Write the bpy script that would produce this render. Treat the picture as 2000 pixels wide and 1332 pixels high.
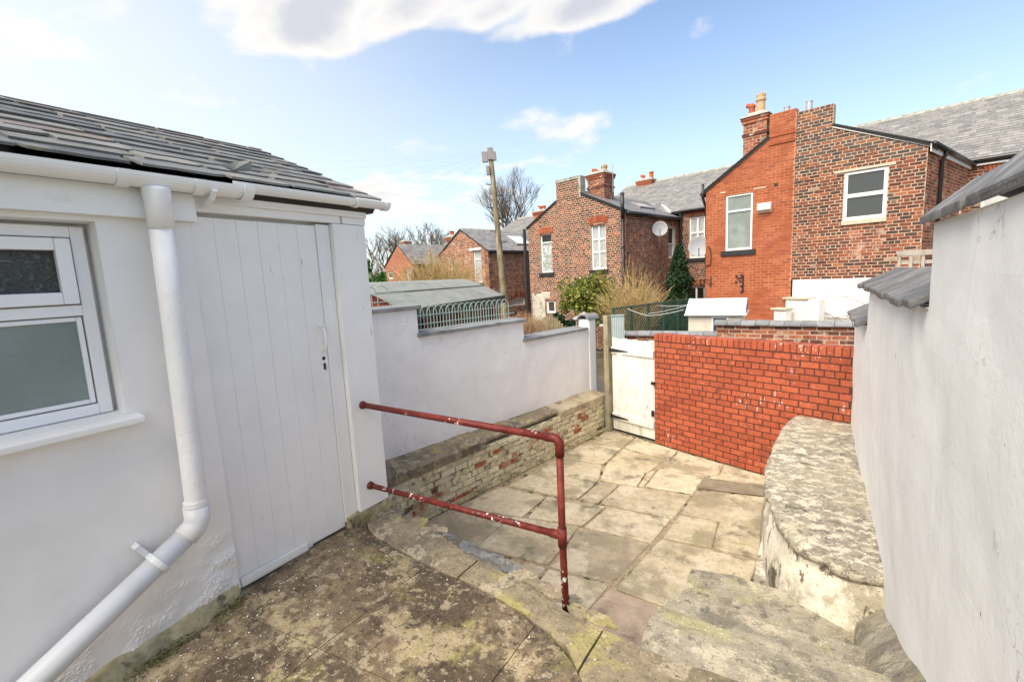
import bpy, bmesh, math, random
from mathutils import Vector, Matrix, noise
random.seed(7)
R_ = math.radians
D = bpy.data
for o in list(D.objects): D.objects.remove(o)
scene = bpy.context.scene
COL = scene.collection

# ------------------------------------------------------------------ camera
CAM = Vector((0, 0, 2.83))
FOC, PX, PY = 890.42, 1000.0, 666.0
YAW, PITCH, ROLL = R_(-33.426), R_(7.705), R_(2.782)
fwd = Vector((math.sin(YAW)*math.cos(PITCH), math.cos(YAW)*math.cos(PITCH), -math.sin(PITCH)))
rgt0 = Vector((math.cos(YAW), -math.sin(YAW), 0))
dwn0 = fwd.cross(rgt0)
rgt = math.cos(ROLL)*rgt0 + math.sin(ROLL)*dwn0
dwn = -math.sin(ROLL)*rgt0 + math.cos(ROLL)*dwn0
cd = D.cameras.new('camera'); cam = D.objects.new('camera', cd); COL.objects.link(cam)
cd.sensor_width = 36; cd.lens = FOC/2000*36; cd.clip_start = .05; cd.clip_end = 2000
m = Matrix.Identity(4)
for i in range(3):
    m[i][0] = rgt[i]; m[i][1] = -dwn[i]; m[i][2] = -fwd[i]; m[i][3] = CAM[i]
cam.matrix_world = m
scene.camera = cam

# ------------------------------------------------------------------ world, sun, exposure
SUN_AZ, SUN_EL = R_(193), R_(50)        # azimuth clockwise from +Y seen from above; hazy sun behind and right of the camera
w = D.worlds.new('World'); scene.world = w; w.use_nodes = True
nt = w.node_tree; nt.nodes.clear()
def N(nt, t, **k):
    n = nt.nodes.new(t)
    for a, b in k.items(): setattr(n, a, b)
    return n
L = lambda nt, a, b: nt.links.new(a, b)
def math_(nt, op, a, b=None, c=None, clamp=False):
    n = N(nt, 'ShaderNodeMath', operation=op); n.use_clamp = clamp
    for i, v in enumerate((a, b, c)):
        if v is None: continue
        if isinstance(v, (int, float)): n.inputs[i].default_value = v
        else: L(nt, v, n.inputs[i])
    return n.outputs[0]
def maprange(nt, v, lo, hi, a=0., b=1., smooth=True):
    n = N(nt, 'ShaderNodeMapRange'); n.clamp = True
    if smooth: n.interpolation_type = 'SMOOTHSTEP'
    L(nt, v, n.inputs[0]); n.inputs[1].default_value = lo; n.inputs[2].default_value = hi
    n.inputs[3].default_value = a; n.inputs[4].default_value = b
    return n.outputs[0]
def mix(nt, fac, a, b, kind='MIX'):
    n = N(nt, 'ShaderNodeMix', data_type='RGBA', blend_type=kind)
    for s, v in ((n.inputs[0], fac), (n.inputs[6], a), (n.inputs[7], b)):
        if isinstance(v, (int, float)): s.default_value = v
        elif isinstance(v, tuple): s.default_value = (*v[:3], 1)
        else: L(nt, v, s)
    return n.outputs[2]
sky = N(nt, 'ShaderNodeTexSky', sky_type='NISHITA'); sky.sun_disc = False
sky.sun_elevation = SUN_EL; sky.sun_rotation = SUN_AZ
sky.air_density = 1.0; sky.dust_density = 1.2; sky.ozone_density = 1.0; sky.altitude = 50
tc = N(nt, 'ShaderNodeTexCoord'); vec = tc.outputs['Generated']
sep = N(nt, 'ShaderNodeSeparateXYZ'); L(nt, vec, sep.inputs[0])
zc = math_(nt, 'MAXIMUM', sep.outputs[2], 0.03)
u = math_(nt, 'DIVIDE', sep.outputs[0], math_(nt, 'ADD', zc, .12)); v = math_(nt, 'DIVIDE', sep.outputs[1], math_(nt, 'ADD', zc, .12))
cmb = N(nt, 'ShaderNodeCombineXYZ'); L(nt, u, cmb.inputs[0]); L(nt, v, cmb.inputs[1])
n1 = N(nt, 'ShaderNodeTexNoise'); L(nt, cmb.outputs[0], n1.inputs['Vector'])
n1.inputs['Scale'].default_value = 1.7; n1.inputs['Detail'].default_value = 12; n1.inputs['Roughness'].default_value = .56; n1.inputs['Distortion'].default_value = .25
# a broad bank of cloud drifting high over the roofs
def blob(cx, cy, rx, ry):
    a = math_(nt, 'DIVIDE', math_(nt, 'SUBTRACT', u, cx), rx); b = math_(nt, 'DIVIDE', math_(nt, 'SUBTRACT', v, cy), ry)
    r2 = math_(nt, 'ADD', math_(nt, 'MULTIPLY', a, a), math_(nt, 'MULTIPLY', b, b))
    return maprange(nt, r2, 0, 1, 1, 0)
def skyuv(px_, py_):
    d = (rgt*((px_-PX)/FOC) + dwn*((py_-PY)/FOC) + fwd).normalized()
    return d.x/(max(d.z, .03)+.12), d.y/(max(d.z, .03)+.12)
bias = None
for (bx, by, rx, ry, k) in ((330, -15, .34, .17, .2), (520, 20, .36, .2, .24), (700, 25, .36, .2, .24), (880, 15, .36, .17, .22), (1060, 15, .36, .16, .24), (1200, 5, .24, .12, .2), (30, 20, .4, .3, .2), (480, 245, .35, .4, .13), (830, 355, 1.7, .8, .15), (1830, 200, .3, .3, .1), (1430, 40, .18, .15, .12), (860, 430, 1.6, 1.2, .1)):
    cu, cv = skyuv(bx, by)
    t = math_(nt, 'MULTIPLY', blob(cu, cv, rx, ry), k)
    bias = t if bias is None else math_(nt, 'ADD', bias, t)
dens = math_(nt, 'ADD', n1.outputs[0], bias)
cov = maprange(nt, dens, .61, .76)
thick = maprange(nt, dens, .72, .98)
hz = maprange(nt, sep.outputs[2], 0.0, .55, 1, 0)          # pale haze towards the horizon
skyc = mix(nt, 1.0, sky.outputs[0], (1.0, 1.0, 1.0), 'MULTIPLY')
cloudc = mix(nt, thick, (4.15, 4.0, 3.78), (2.75, 2.78, 3.0))
hcol = mix(nt, math_(nt, 'MULTIPLY', hz, .42), skyc, (3.5, 4.0, 4.3))
# thin cloud veil at left, extended unseen behind the camera to whiten the light
lf = N(nt, 'ShaderNodeVectorMath', operation='DOT_PRODUCT'); L(nt, vec, lf.inputs[0]); lf.inputs[1].default_value = (-.55, -.80, -.25)
vn = N(nt, 'ShaderNodeTexNoise'); L(nt, cmb.outputs[0], vn.inputs['Vector']); vn.inputs['Scale'].default_value = .5; vn.inputs['Detail'].default_value = 5
veil = math_(nt, 'MULTIPLY', maprange(nt, math_(nt, 'ADD', lf.outputs['Value'], math_(nt, 'MULTIPLY', math_(nt, 'SUBTRACT', vn.outputs[0], .5), .5)), -.80, .66), .80)
hcol = mix(nt, veil, hcol, (4.25, 4.4, 4.4))
fin = mix(nt, math_(nt, 'MULTIPLY', cov, .9), hcol, cloudc)
bg = N(nt, 'ShaderNodeBackground'); L(nt, fin, bg.inputs[0]); bg.inputs[1].default_value = .095
wo = N(nt, 'ShaderNodeOutputWorld'); L(nt, bg.outputs[0], wo.inputs[0])
sd = D.lights.new('sun', 'SUN'); sun = D.objects.new('sun', sd); COL.objects.link(sun)
sd.energy = 2.3; sd.angle = R_(50); sd.color = (1, .89, .74)
sdir = Vector((math.sin(SUN_AZ)*math.cos(SUN_EL), math.cos(SUN_AZ)*math.cos(SUN_EL), math.sin(SUN_EL)))
sun.rotation_euler = (-sdir).to_track_quat('-Z', 'Y').to_euler()
scene.view_settings.view_transform = 'Standard'; scene.view_settings.look = 'None'
scene.view_settings.exposure = 1.46; scene.view_settings.gamma = 1
scene.render.engine = 'CYCLES'

# ------------------------------------------------------------------ survey helpers: where a sight line meets a real plane
def sight(u, v): return rgt*((u-PX)/FOC) + dwn*((v-PY)/FOC) + fwd
def onz(u, v, z):
    d = sight(u, v); return CAM + d*((z-CAM.z)/d.z)
def onx(u, v, x):
    d = sight(u, v); return CAM + d*(x/d.x)
def at(u, v, dist): return CAM + sight(u, v)*dist
def onv(u, v, A, B):
    n = Vector((-(B[1]-A[1]), B[0]-A[0])); d = sight(u, v)
    return CAM + d*((n.x*A[0]+n.y*A[1])/(n.x*d.x+n.y*d.y))
# terrace row: s along the backs of the houses, w into them
RU = Vector((math.cos(R_(-12)), math.sin(R_(-12)), 0)); RW = Vector((-RU.y, RU.x, 0)); RO = Vector((-1.76, 15.2, 0))
def row(s, w, z): return RO + RU*s + RW*w + Vector((0, 0, z))

# ------------------------------------------------------------------ materials
def pbr(name, base, layers=(), rough=.85, bumps=(), var=.12, vscale=6, ramp=None, spec=.3, metal=0, trans=0, hv=None):
    m = D.materials.new(name); m.use_nodes = True; nt = m.node_tree; nt.nodes.clear()
    out = N(nt, 'ShaderNodeOutputMaterial'); b = N(nt, 'ShaderNodeBsdfPrincipled'); L(nt, b.outputs[0], out.inputs[0])
    b.inputs['Metallic'].default_value = metal; b.inputs['Specular IOR Level'].default_value = spec; b.inputs['Roughness'].default_value = rough
    if trans: b.inputs['Transmission Weight'].default_value = trans
    geo = N(nt, 'ShaderNodeNewGeometry'); pos = geo.outputs['Position']
    oi = N(nt, 'ShaderNodeObjectInfo')
    rnd = math_(nt, 'FRACT', math_(nt, 'ADD', oi.outputs['Random'], geo.outputs['Random Per Island']))
    def noi(scale, detail=4, st=None, rg=.55, dist=0):
        n = N(nt, 'ShaderNodeTexNoise'); n.inputs['Scale'].default_value = scale; n.inputs['Detail'].default_value = detail
        n.inputs['Roughness'].default_value = rg; n.inputs['Distortion'].default_value = dist
        if st:
            mp = N(nt, 'ShaderNodeVectorMath', operation='MULTIPLY'); L(nt, pos, mp.inputs[0]); mp.inputs[1].default_value = st; L(nt, mp.outputs[0], n.inputs['Vector'])
        else: L(nt, pos, n.inputs['Vector'])
        return n.outputs[0]
    if ramp:
        cr = N(nt, 'ShaderNodeValToRGB'); cr.color_ramp.interpolation = 'CONSTANT'
        el = cr.color_ramp.elements
        while len(el) < len(ramp): el.new(.5)
        for e, (p_, c_) in zip(el, ramp): e.position = p_; e.color = (*c_, 1)
        L(nt, rnd, cr.inputs[0]); c = cr.outputs[0]
    else:
        rg = N(nt, 'ShaderNodeRGB'); rg.outputs[0].default_value = (*base, 1); c = rg.outputs[0]
    if hv:
        hs = N(nt, 'ShaderNodeHueSaturation'); L(nt, c, hs.inputs['Color'])
        r2 = math_(nt, 'FRACT', math_(nt, 'MULTIPLY', rnd, 7.31))
        L(nt, math_(nt, 'MULTIPLY_ADD', r2, hv, 1-hv/2), hs.inputs['Value']); c = hs.outputs[0]
    if var:
        vv = maprange(nt, noi(vscale, 6), .3, .7, 1-var, 1+var, False)
        n = N(nt, 'ShaderNodeVectorMath', operation='SCALE'); L(nt, c, n.inputs[0]); L(nt, vv, n.inputs['Scale']); c = n.outputs[0]
    for ly in layers:
        f = maprange(nt, noi(ly['s'], ly.get('d', 5), ly.get('st'), ly.get('rg', .6), ly.get('dist', 0)), ly['lo'], ly['hi'])
        if 'ridge' in ly:
            f = maprange(nt, math_(nt, 'ABSOLUTE', math_(nt, 'SUBTRACT', noi(ly['s'], ly.get('d', 5), ly.get('st'), ly.get('rg', .6), ly.get('dist', 0)), .5)), 0, ly['ridge'], 1, 0)
        if 'm' in ly: f = math_(nt, 'MULTIPLY', f, maprange(nt, noi(ly['m'][0], 3), ly['m'][1], ly['m'][2]))
        if 'axis' in ly:
            sp = N(nt, 'ShaderNodeSeparateXYZ'); L(nt, pos, sp.inputs[0])
            f = math_(nt, 'MULTIPLY', f, maprange(nt, sp.outputs[ly['axis'][0]], ly['axis'][1], ly['axis'][2], 1, 0))
        f = math_(nt, 'MULTIPLY', f, ly.get('amt', 1.0))
        c = mix(nt, f, c, ly['c'])
    L(nt, c, b.inputs['Base Color'])
    prev = None
    for (sc, stg, dd, *st) in bumps:
        bp = N(nt, 'ShaderNodeBump'); bp.inputs['Strength'].default_value = stg; bp.inputs['Distance'].default_value = dd
        L(nt, noi(sc, 5, st[0] if st else None), bp.inputs['Height'])
        if prev: L(nt, prev, bp.inputs['Normal'])
        prev = bp.outputs[0]
    if prev: L(nt, prev, b.inputs['Normal'])
    return m
def ly(c, s, lo, hi, **k): return dict(c=c, s=s, lo=lo, hi=hi, **k)
WH = (.80, .80, .80)
M = {}
M['render_white'] = pbr('white_masonry_paint', (.80, .79, .772), [ly((.62, .615, .6), 1.3, .55, .8, amt=.35), ly((.58, .57, .54), 3.5, .55, .68, st=(1, 1, .18), amt=.16), ly((.42, .40, .37), 1.1, 0, 1, ridge=.0022, m=(.9, .52, .60), amt=.75, rg=.55), ly((.5, .48, .45), 3.2, 0, 1, ridge=.003, m=(1.3, .56, .64), amt=.6), ly((.2, .17, .15), 20, .715, .725, m=(2.2, .50, .58), st=(1, 1, .5)), ly((.5, .49, .47), 14, .66, .69, m=(1.4, .52, .6), st=(1, 1, .4), amt=.6), ly((.45, .44, .42), 60, .72, .76, amt=.5)],
                          rough=.75, bumps=((7, .12, .02), (40, .3, .005), (130, .3, .003)), var=.03)
M['render_flaky'] = pbr('flaking_white_paint', (.80, .785, .765), [ly((.63, .62, .6), 1.6, .55, .8, amt=.3), ly((.25, .2, .17), 22, .74, .755, m=(2.5, .5, .62)), ly((.5, .47, .43), 5, .5, .75, st=(1, 1, .3), amt=.25, axis=(2, 1.3, 2.0))],
                          rough=.7, bumps=((3, .12, .02), (26, .16, .008), (90, .2, .004)), var=.03)
M['door_white'] = pbr('white_gloss_door_paint', (.80, .785, .765), [ly((.35, .31, .27), 30, .67, .69, st=(1, 1, .14), m=(1.8, .50, .58)), ly((.64, .63, .6), 2, .5, .8, st=(1, 1, .3), amt=.3)], rough=.5, bumps=((30, .25, .006, (1, 1, .08)), (110, .25, .003)), var=.03)
M['upvc'] = pbr('white_upvc', (.82, .82, .83), [ly((.55, .54, .5), 3, .55, .8, amt=.2)], rough=.35, var=.02, spec=.5)
M['gutter_white'] = pbr('white_plastic_gutter', (.80, .80, .79), [ly((.5, .49, .45), 6, .6, .8, amt=.35), ly((.4, .38, .34), 40, .7, .74, amt=.6)], rough=.45, var=.03, bumps=((60, .15, .004),))
M['pipe_flaky'] = pbr('flaking_painted_pipe', (.78, .775, .77), [ly((.5, .48, .46), 36, .66, .7, amt=.7)], rough=.6, bumps=((22, .5, .008), (70, .5, .004)), var=.04)
M['pipe_grey'] = pbr('grey_white_plastic_pipe', (.68, .69, .70), [ly((.5, .5, .5), 8, .55, .75, amt=.4)], rough=.4, var=.03)
M['slate_roof'] = pbr('weathered_slate', (.1, .1, .1), [ly((.34, .33, .30), 5, .5, .72, m=(1.5, .4, .6), amt=.6), ly((.20, .19, .10), 7, .58, .72, amt=.6), ly((.5, .5, .47), 40, .68, .74, amt=.5)],
                        rough=.5, ramp=[(0, (.11, .112, .11)), (.3, (.15, .147, .138)), (.55, (.08, .083, .086)), (.72, (.18, .172, .155)), (.9, (.13, .10, .088))], bumps=((25, .6, .012, (1, .4, 1)), (90, .5, .004)), var=.25, hv=.6, spec=.5)
M['slate_far'] = pbr('grey_roof_slate', (.2, .2, .2), [ly((.36, .35, .32), 3, .5, .75, amt=.45), ly((.12, .11, .07), 6, .6, .75, amt=.4)], rough=.55, ramp=[(0, (.22, .21, .205)), (.35, (.25, .24, .23)), (.65, (.195, .188, .185)), (.85, (.27, .255, .24))], var=.15, hv=.25, spec=.45)
M['coping'] = pbr('grey_stone_coping', (.22, .225, .23), [ly((.38, .37, .34), 4, .5, .75, amt=.5), ly((.09, .09, .09), 7, .56, .75, amt=.6), ly((.3, .29, .16), 12, .64, .76, amt=.5)], rough=.7, bumps=((20, .5, .012), (80, .4, .004)), var=.2, hv=.35)
M['coping_dark'] = pbr('dark_slate_coping', (.13, .13, .13), [ly((.34, .33, .31), 6, .48, .72, st=(.4, 1, 1), amt=.6), ly((.05, .05, .05), 8, .55, .75, amt=.7)], rough=.65, bumps=((14, .7, .02, (.3, 1, 1)), (70, .5, .005)), var=.2, hv=.4)
M['mortar_dark'] = pbr('dark_mortar', (.10, .045, .033), rough=.95, bumps=((90, .4, .005),))
M['mortar_pale'] = pbr('pale_lime_mortar', (.47, .36, .27), [ly((.30, .24, .19), 4, .5, .75, amt=.5)], rough=.95, bumps=((70, .4, .006),), var=.15)
M['mortar_pink'] = pbr('pinkish_mortar', (.50, .33, .25), [ly((.3, .2, .16), 3, .5, .75, amt=.5)], rough=.95, var=.15)
M['mortar_orange'] = pbr('orange_mortar', (.50, .22, .11), [ly((.30, .095, .04), 1.1, .42, .6)], rough=.95, var=.1)
M['brick_red'] = pbr('smooth_red_brick', (.40, .075, .028), [ly((.13, .03, .02), 4, .56, .70, amt=.5), ly((.12, .03, .02), 60, .58, .66, amt=.4), ly((.72, .62, .55), 12, .57, .62, st=(2.5, 2.5, .7), m=(1.6, .56, .63), amt=.75), ly((.75, .66, .6), 40, .68, .70, amt=.7)],
                       rough=.6, ramp=[(0, (.385, .090, .041)), (.3, (.34, .077, .036)), (.6, (.41, .10, .046)), (.85, (.355, .08, .038))], hv=.10, var=.14, vscale=20, bumps=((120, .2, .003),))
M['brick_orange'] = pbr('orange_red_brick', (.4, .1, .04), [ly((.25, .055, .02), 1.0, .45, .65, amt=.6), ly((.55, .3, .18), 8, .64, .74, amt=.4)], rough=.75, ramp=[(0, (.35, .100, .045)), (.35, (.31, .084, .039)), (.7, (.38, .117, .055)), (.9, (.27, .074, .04))], hv=.2, var=.1)
M['brick_brown'] = pbr('old_brown_brick', (.2, .05, .03), [ly((.52, .42, .32), 7, .62, .72, amt=.55), ly((.035, .028, .026), 1.3, .55, .75, amt=.55)], rough=.85,
                       ramp=[(0, (.105, .038, .026)), (.2, (.20, .06, .032)), (.38, (.27, .082, .036)), (.54, (.07, .042, .034)), (.68, (.155, .05, .03)), (.90, (.30, .10, .045)), (.97, (.36, .26, .18))], hv=.25, var=.25, vscale=15, bumps=((60, .5, .008),))
M['brick_grey'] = pbr('sooty_grey_brown_brick', (.2, .05, .03), [ly((.03, .026, .024), 1.0, .48, .64, amt=.6), ly((.5, .45, .4), 7, .64, .7, amt=.5)], rough=.85, ramp=[(0, (.10, .072, .062)), (.28, (.20, .075, .042)), (.5, (.085, .068, .062)), (.72, (.15, .06, .04)), (.88, (.28, .11, .055))], hv=.35, var=.2, vscale=12)
M['brick_mid'] = pbr('dark_red_old_brick', (.2, .05, .03), [ly((.48, .36, .27), 5, .62, .74, amt=.5), ly((.30, .11, .06), .9, .5, .68, amt=.4)], rough=.85,
                     ramp=[(0, (.11, .042, .03)), (.25, (.17, .06, .038)), (.5, (.07, .037, .03)), (.7, (.25, .085, .048)), (.88, (.33, .13, .07))], hv=.4, var=.2, vscale=12)
M['brick_worn'] = pbr('worn_mottled_brick', (.3, .1, .06), [ly((.56, .46, .37), 4, .54, .66, amt=.65), ly((.10, .05, .035), 2, .54, .72, amt=.5)], rough=.9,
                      ramp=[(0, (.29, .09, .05)), (.3, (.21, .065, .04)), (.55, (.36, .13, .065)), (.8, (.13, .05, .036))], hv=.35, var=.25, vscale=10)
M['brick_lime'] = pbr('limewashed_brick', (.6, .55, .4), [ly((.36, .34, .15), 6, .50, .68, amt=.5), ly((.70, .65, .47), 3.5, .44, .60, amt=.55), ly((.10, .07, .045), 11, .60, .67, amt=.85), ly((.20, .20, .08), 3, .55, .70, amt=.45, axis=(2, .0, .25))], rough=.95,
                      ramp=[(0, (.74, .67, .46)), (.45, (.66, .585, .38)), (.72, (.34, .095, .045)), (.82, (.6, .55, .38)), (.94, (.13, .075, .05))], hv=.3, var=.3, vscale=25, bumps=((40, .9, .015), (120, .6, .005)))
M['mortar_lime'] = pbr('limewashed_mortar', (.60, .54, .37), [ly((.10, .08, .05), 8, .5, .64, amt=.85), ly((.24, .24, .1), 5, .5, .68, amt=.6)], rough=.95, bumps=((40, .9, .02),), var=.25)
M['brick_white'] = pbr('white_painted_brick', (.76, .74, .70), [ly((.4, .27, .2), 9, .62, .72, amt=.6)], rough=.85, var=.08, bumps=((50, .4, .006),))
M['slab'] = pbr('sandstone_flag', (.4, .35, .26), [ly((.24, .20, .13), 1.7, .47, .60, amt=.7), ly((.12, .11, .075), 2.6, .56, .68, amt=.75), ly((.60, .52, .38), 2.2, .52, .62, amt=.65), ly((.06, .055, .035), 30, .62, .66, m=(1.6, .46, .56), amt=.9), ly((.27, .26, .12), 4, .56, .66, amt=.5), ly((.22, .18, .13), 24, .54, .62, amt=.4), ly((.70, .65, .55), 80, .62, .66, amt=.55), ly((.10, .085, .06), 95, .62, .67, amt=.55)],
                  rough=.85, ramp=[(0, (.52, .44, .30)), (.25, (.46, .385, .265)), (.5, (.56, .475, .335)), (.72, (.41, .335, .235)), (.9, (.49, .405, .27))], hv=.15, var=.18, vscale=12, bumps=((9, .35, .015), (50, .5, .006), (150, .4, .003)))
M['joint'] = pbr('sandy_joint', (.33, .26, .17), [ly((.06, .05, .03), 5, .52, .62), ly((.46, .36, .25), 7, .5, .66, amt=.7)], rough=1, bumps=((60, .8, .012),), var=.3, vscale=30)
M['platform'] = pbr('mossy_stained_concrete', (.175, .13, .08), [ly((.075, .053, .034), 2.1, .44, .57, amt=.88, rg=.65), ly((.44, .355, .21), 2.6, .54, .64, amt=.7, rg=.68), ly((.29, .26, .085), 3.3, .55, .66, amt=.5, rg=.68), ly((.045, .042, .038), 4.5, .57, .66, amt=.75, rg=.68), ly((.46, .38, .25), 18, .55, .61, amt=.5), ly((.04, .032, .024), 26, .57, .62, amt=.65), ly((.05, .042, .03), 90, .58, .63, amt=.55), ly((.62, .55, .42), 80, .62, .67, amt=.55), ly((.02, .017, .013), 1.3, 0, 1, ridge=.0028, m=(.8, .48, .56), amt=.9, rg=.6), ly((.8, .79, .76), 36, .715, .73)],
                      rough=.9, var=.3, vscale=16, bumps=((8, .5, .02), (40, .7, .010), (130, .6, .004)))
M['platform_pale'] = pbr('pale_worn_edge_concrete', (.235, .19, .125), [ly((.12, .10, .075), 2.6, .47, .60, amt=.85, rg=.66), ly((.36, .32, .10), 3.5, .55, .65, amt=.55, rg=.66), ly((.56, .48, .33), 5, .54, .63, amt=.75, rg=.66), ly((.055, .05, .045), 5, .58, .66, amt=.75, rg=.66), ly((.05, .042, .034), 60, .58, .63, amt=.6), ly((.7, .63, .5), 75, .63, .67, amt=.5)], rough=.9, var=.25, vscale=16, bumps=((10, .6, .02), (50, .7, .008)))
M['stone_step'] = pbr('worn_stone_step', (.33, .295, .22), [ly((.16, .14, .108), 3.0, .46, .60, amt=.75, rg=.68), ly((.33, .31, .13), 3.2, .54, .66, amt=.5), ly((.56, .49, .36), 5, .53, .63, amt=.55, rg=.68), ly((.10, .09, .075), 9, .58, .67, amt=.65), ly((.09, .08, .065), 70, .58, .63, amt=.55), ly((.66, .61, .5), 80, .60, .65, amt=.6), ly((.8, .79, .74), 14, .735, .745)], rough=.85, var=.2, vscale=16, bumps=((9, .5, .02), (60, .6, .006)))
M['plinth_top'] = pbr('lichened_plinth_top', (.28, .25, .195), [ly((.60, .54, .42), 11, .49, .56, st=(.8, 1.1, 1), amt=.85, dist=.3, rg=.7), ly((.13, .11, .08), 13, .54, .61, st=(.8, 1.1, 1), amt=.7, dist=.3, rg=.68), ly((.42, .37, .25), 2, .5, .66, amt=.45), ly((.72, .68, .58), 60, .59, .63, amt=.6), ly((.09, .08, .065), 70, .59, .63, amt=.5), ly((.05, .045, .035), 1.2, 0, 1, ridge=.004, st=(.4, 1, 1), amt=.85)], rough=.9, var=.2, vscale=18, bumps=((10, .6, .02, (.6, 1.2, 1)), (55, .7, .008)))
M['plinth_side'] = pbr('peeling_whitewash', (.76, .70, .57), [ly((.36, .32, .23), 4.5, .52, .60, st=(1, 1, .6), amt=.8, rg=.66), ly((.11, .09, .06), 7, .57, .62, st=(1, 1, .5), amt=.9, rg=.66), ly((.33, .30, .13), 3, .58, .7, amt=.45), ly((.12, .10, .07), 3.2, .44, .60, amt=.7, axis=(2, .46, .72), rg=.66), ly((.2, .17, .12), 60, .6, .65, amt=.6)], rough=.9, var=.15, bumps=((12, .8, .02), (50, .6, .006)))
M['cavity'] = pbr('dark_hollow_shade', (.045, .04, .028), [ly((.2, .19, .08), 9, .55, .7, amt=.8)], rough=1, bumps=((40, .8, .01),))  # shade inside joints, holes and broken edges put into a near-black colour
M['moss'] = pbr('mossy_mortar', (.42, .36, .21), [ly((.20, .19, .07), 6, .5, .68, amt=.7), ly((.13, .10, .07), 4, .5, .66, amt=.6), ly((.55, .50, .33), 5, .54, .7, amt=.7), ly((.07, .06, .04), 10, .6, .7, amt=.8)], rough=.95, var=.25, vscale=20, bumps=((18, .8, .02), (70, .5, .005)))
M['pink_mortar'] = pbr('pink_rubble_mortar', (.43, .33, .24), [ly((.46, .29, .21), 3, .5, .6, amt=.7), ly((.24, .18, .14), 4, .48, .66, amt=.8), ly((.10, .08, .06), 8, .58, .7, amt=.8), ly((.5, .42, .33), 7, .55, .7, amt=.5)], rough=.95, var=.2, bumps=((14, .8, .02), (60, .5, .005)))
M['rail_red'] = pbr('chipped_red_rail_paint', (.12, .014, .010), [ly((.20, .035, .02), 9, .5, .62, amt=.6), ly((.055, .012, .010), 14, .55, .64, amt=.7), ly((.80, .78, .75), 34, .595, .605, m=(3.0, .53, .56)), ly((.8, .78, .75), 60, .71, .72)], rough=.55, var=.2, vscale=30, spec=.3, bumps=((40, .3, .004),))
M['wood_white'] = pbr('weathered_white_wood', (.72, .70, .64), [ly((.40, .36, .29), 6, .53, .68, st=(2, 2, .25), amt=.7), ly((.16, .13, .10), 9, .63, .72, st=(3, 3, .3), amt=.7), ly((.36, .36, .2), 3, .4, .6, amt=.55, axis=(2, .02, .35))], rough=.8, var=.08, bumps=((30, .4, .006, (1, 1, .1)),))
M['wood_post'] = pbr('grey_green_timber', (.30, .26, .17), [ly((.15, .125, .085), 6, .48, .66, st=(3, 3, .25), amt=.8), ly((.36, .35, .2), 3, .5, .7, amt=.5)], rough=.9, var=.2, bumps=((30, .5, .008, (2, 2, .12)),))
M['wood_pole'] = pbr('old_creosoted_pole', (.22, .185, .11), [ly((.10, .075, .045), 5, .48, .66, st=(4, 4, .2), amt=.8), ly((.42, .39, .25), 3, .5, .7, st=(4, 4, .3), amt=.6)], rough=.9, var=.25, bumps=((20, .6, .02, (4, 4, .15)),))
M['wood_tan'] = pbr('tan_fence_timber', (.48, .38, .22), [ly((.3, .23, .13), 8, .5, .7, amt=.6)], rough=.85, var=.2)
M['wood_grey'] = pbr('grey_silvered_timber', (.40, .36, .31), [ly((.22, .17, .13), 5, .5, .7, amt=.6)], rough=.85, var=.2)
M['wood_red'] = pbr('red_brown_shed_wood', (.22, .05, .025), rough=.7, var=.25)
M['iron'] = pbr('black_iron', (.018, .018, .02), [ly((.10, .05, .03), 12, .6, .72, amt=.5)], rough=.5, spec=.5)
M['black_plastic'] = pbr('black_plastic_pipe', (.02, .02, .022), rough=.35, spec=.5)
M['glass_dark'] = pbr('dark_window_glass', (.05, .055, .055), rough=.06, spec=.8, var=0)
M['glass_obscure'] = pbr('dark_obscure_glass', (.025, .032, .03), [ly((.16, .18, .17), 38, .55, .68, st=(1, 1, 2), amt=.6)], rough=.18, spec=.7, bumps=((40, 1.0, .02),), var=.3, vscale=30)
M['glass_frost'] = pbr('frosted_green_grey_glass', (.20, .235, .22), [ly((.32, .36, .34), 2.5, .48, .7, amt=.6), ly((.10, .13, .12), 90, .55, .7, amt=.4)], rough=.35, spec=.6, bumps=((120, .5, .004),), var=.15, vscale=3)
M['curtain'] = pbr('net_curtain_pane', (.42, .44, .44), [ly((.14, .15, .15), 4, .5, .62, st=(8, 8, .5), amt=.6)], rough=.25, spec=.6, var=.12, vscale=12)
M['blind'] = pbr('pale_blind_pane', (.52, .55, .54), rough=.25, spec=.6, var=.06)
M['lace'] = pbr('lace_pane', (.30, .32, .31), [ly((.72, .73, .72), 6, .53, .58, st=(1, 1, 1), dist=1.5)], rough=.25, spec=.6, var=.08)
M['skylight'] = pbr('roof_light_glass', (.62, .66, .70), rough=.12, spec=.8, var=.03)
M['sill_black'] = pbr('black_painted_sill', (.03, .03, .032), [ly((.4, .4, .4), 12, .68, .72)], rough=.5)
M['stone_pale'] = pbr('pale_stone_lintel', (.55, .49, .38), [ly((.34, .3, .22), 6, .5, .7, amt=.6)], rough=.85)
M['fascia_dark'] = pbr('black_fascia', (.02, .02, .02), rough=.5)
M['fascia_white'] = pbr('white_fascia', (.78, .77, .77), rough=.5, var=.04)
M['verge'] = pbr('mortar_verge', (.46, .40, .32), rough=.9, var=.15)
M['cement'] = pbr('grey_mossy_cement', (.34, .34, .30), [ly((.17, .2, .1), 5, .5, .66, amt=.7), ly((.12, .12, .1), 7, .56, .7, amt=.7)], rough=.95, var=.2, bumps=((20, .6, .02),))
M['render_old'] = pbr('stained_old_render', (.50, .47, .40), [ly((.22, .2, .16), 4, .5, .66, amt=.8), ly((.3, .13, .08), 3, .56, .68, amt=.6)], rough=.95, var=.2)
M['pot_buff'] = pbr('buff_chimney_pot', (.52, .36, .2), [ly((.2, .15, .1), 6, .55, .7, amt=.6)], rough=.8, var=.15)
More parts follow.
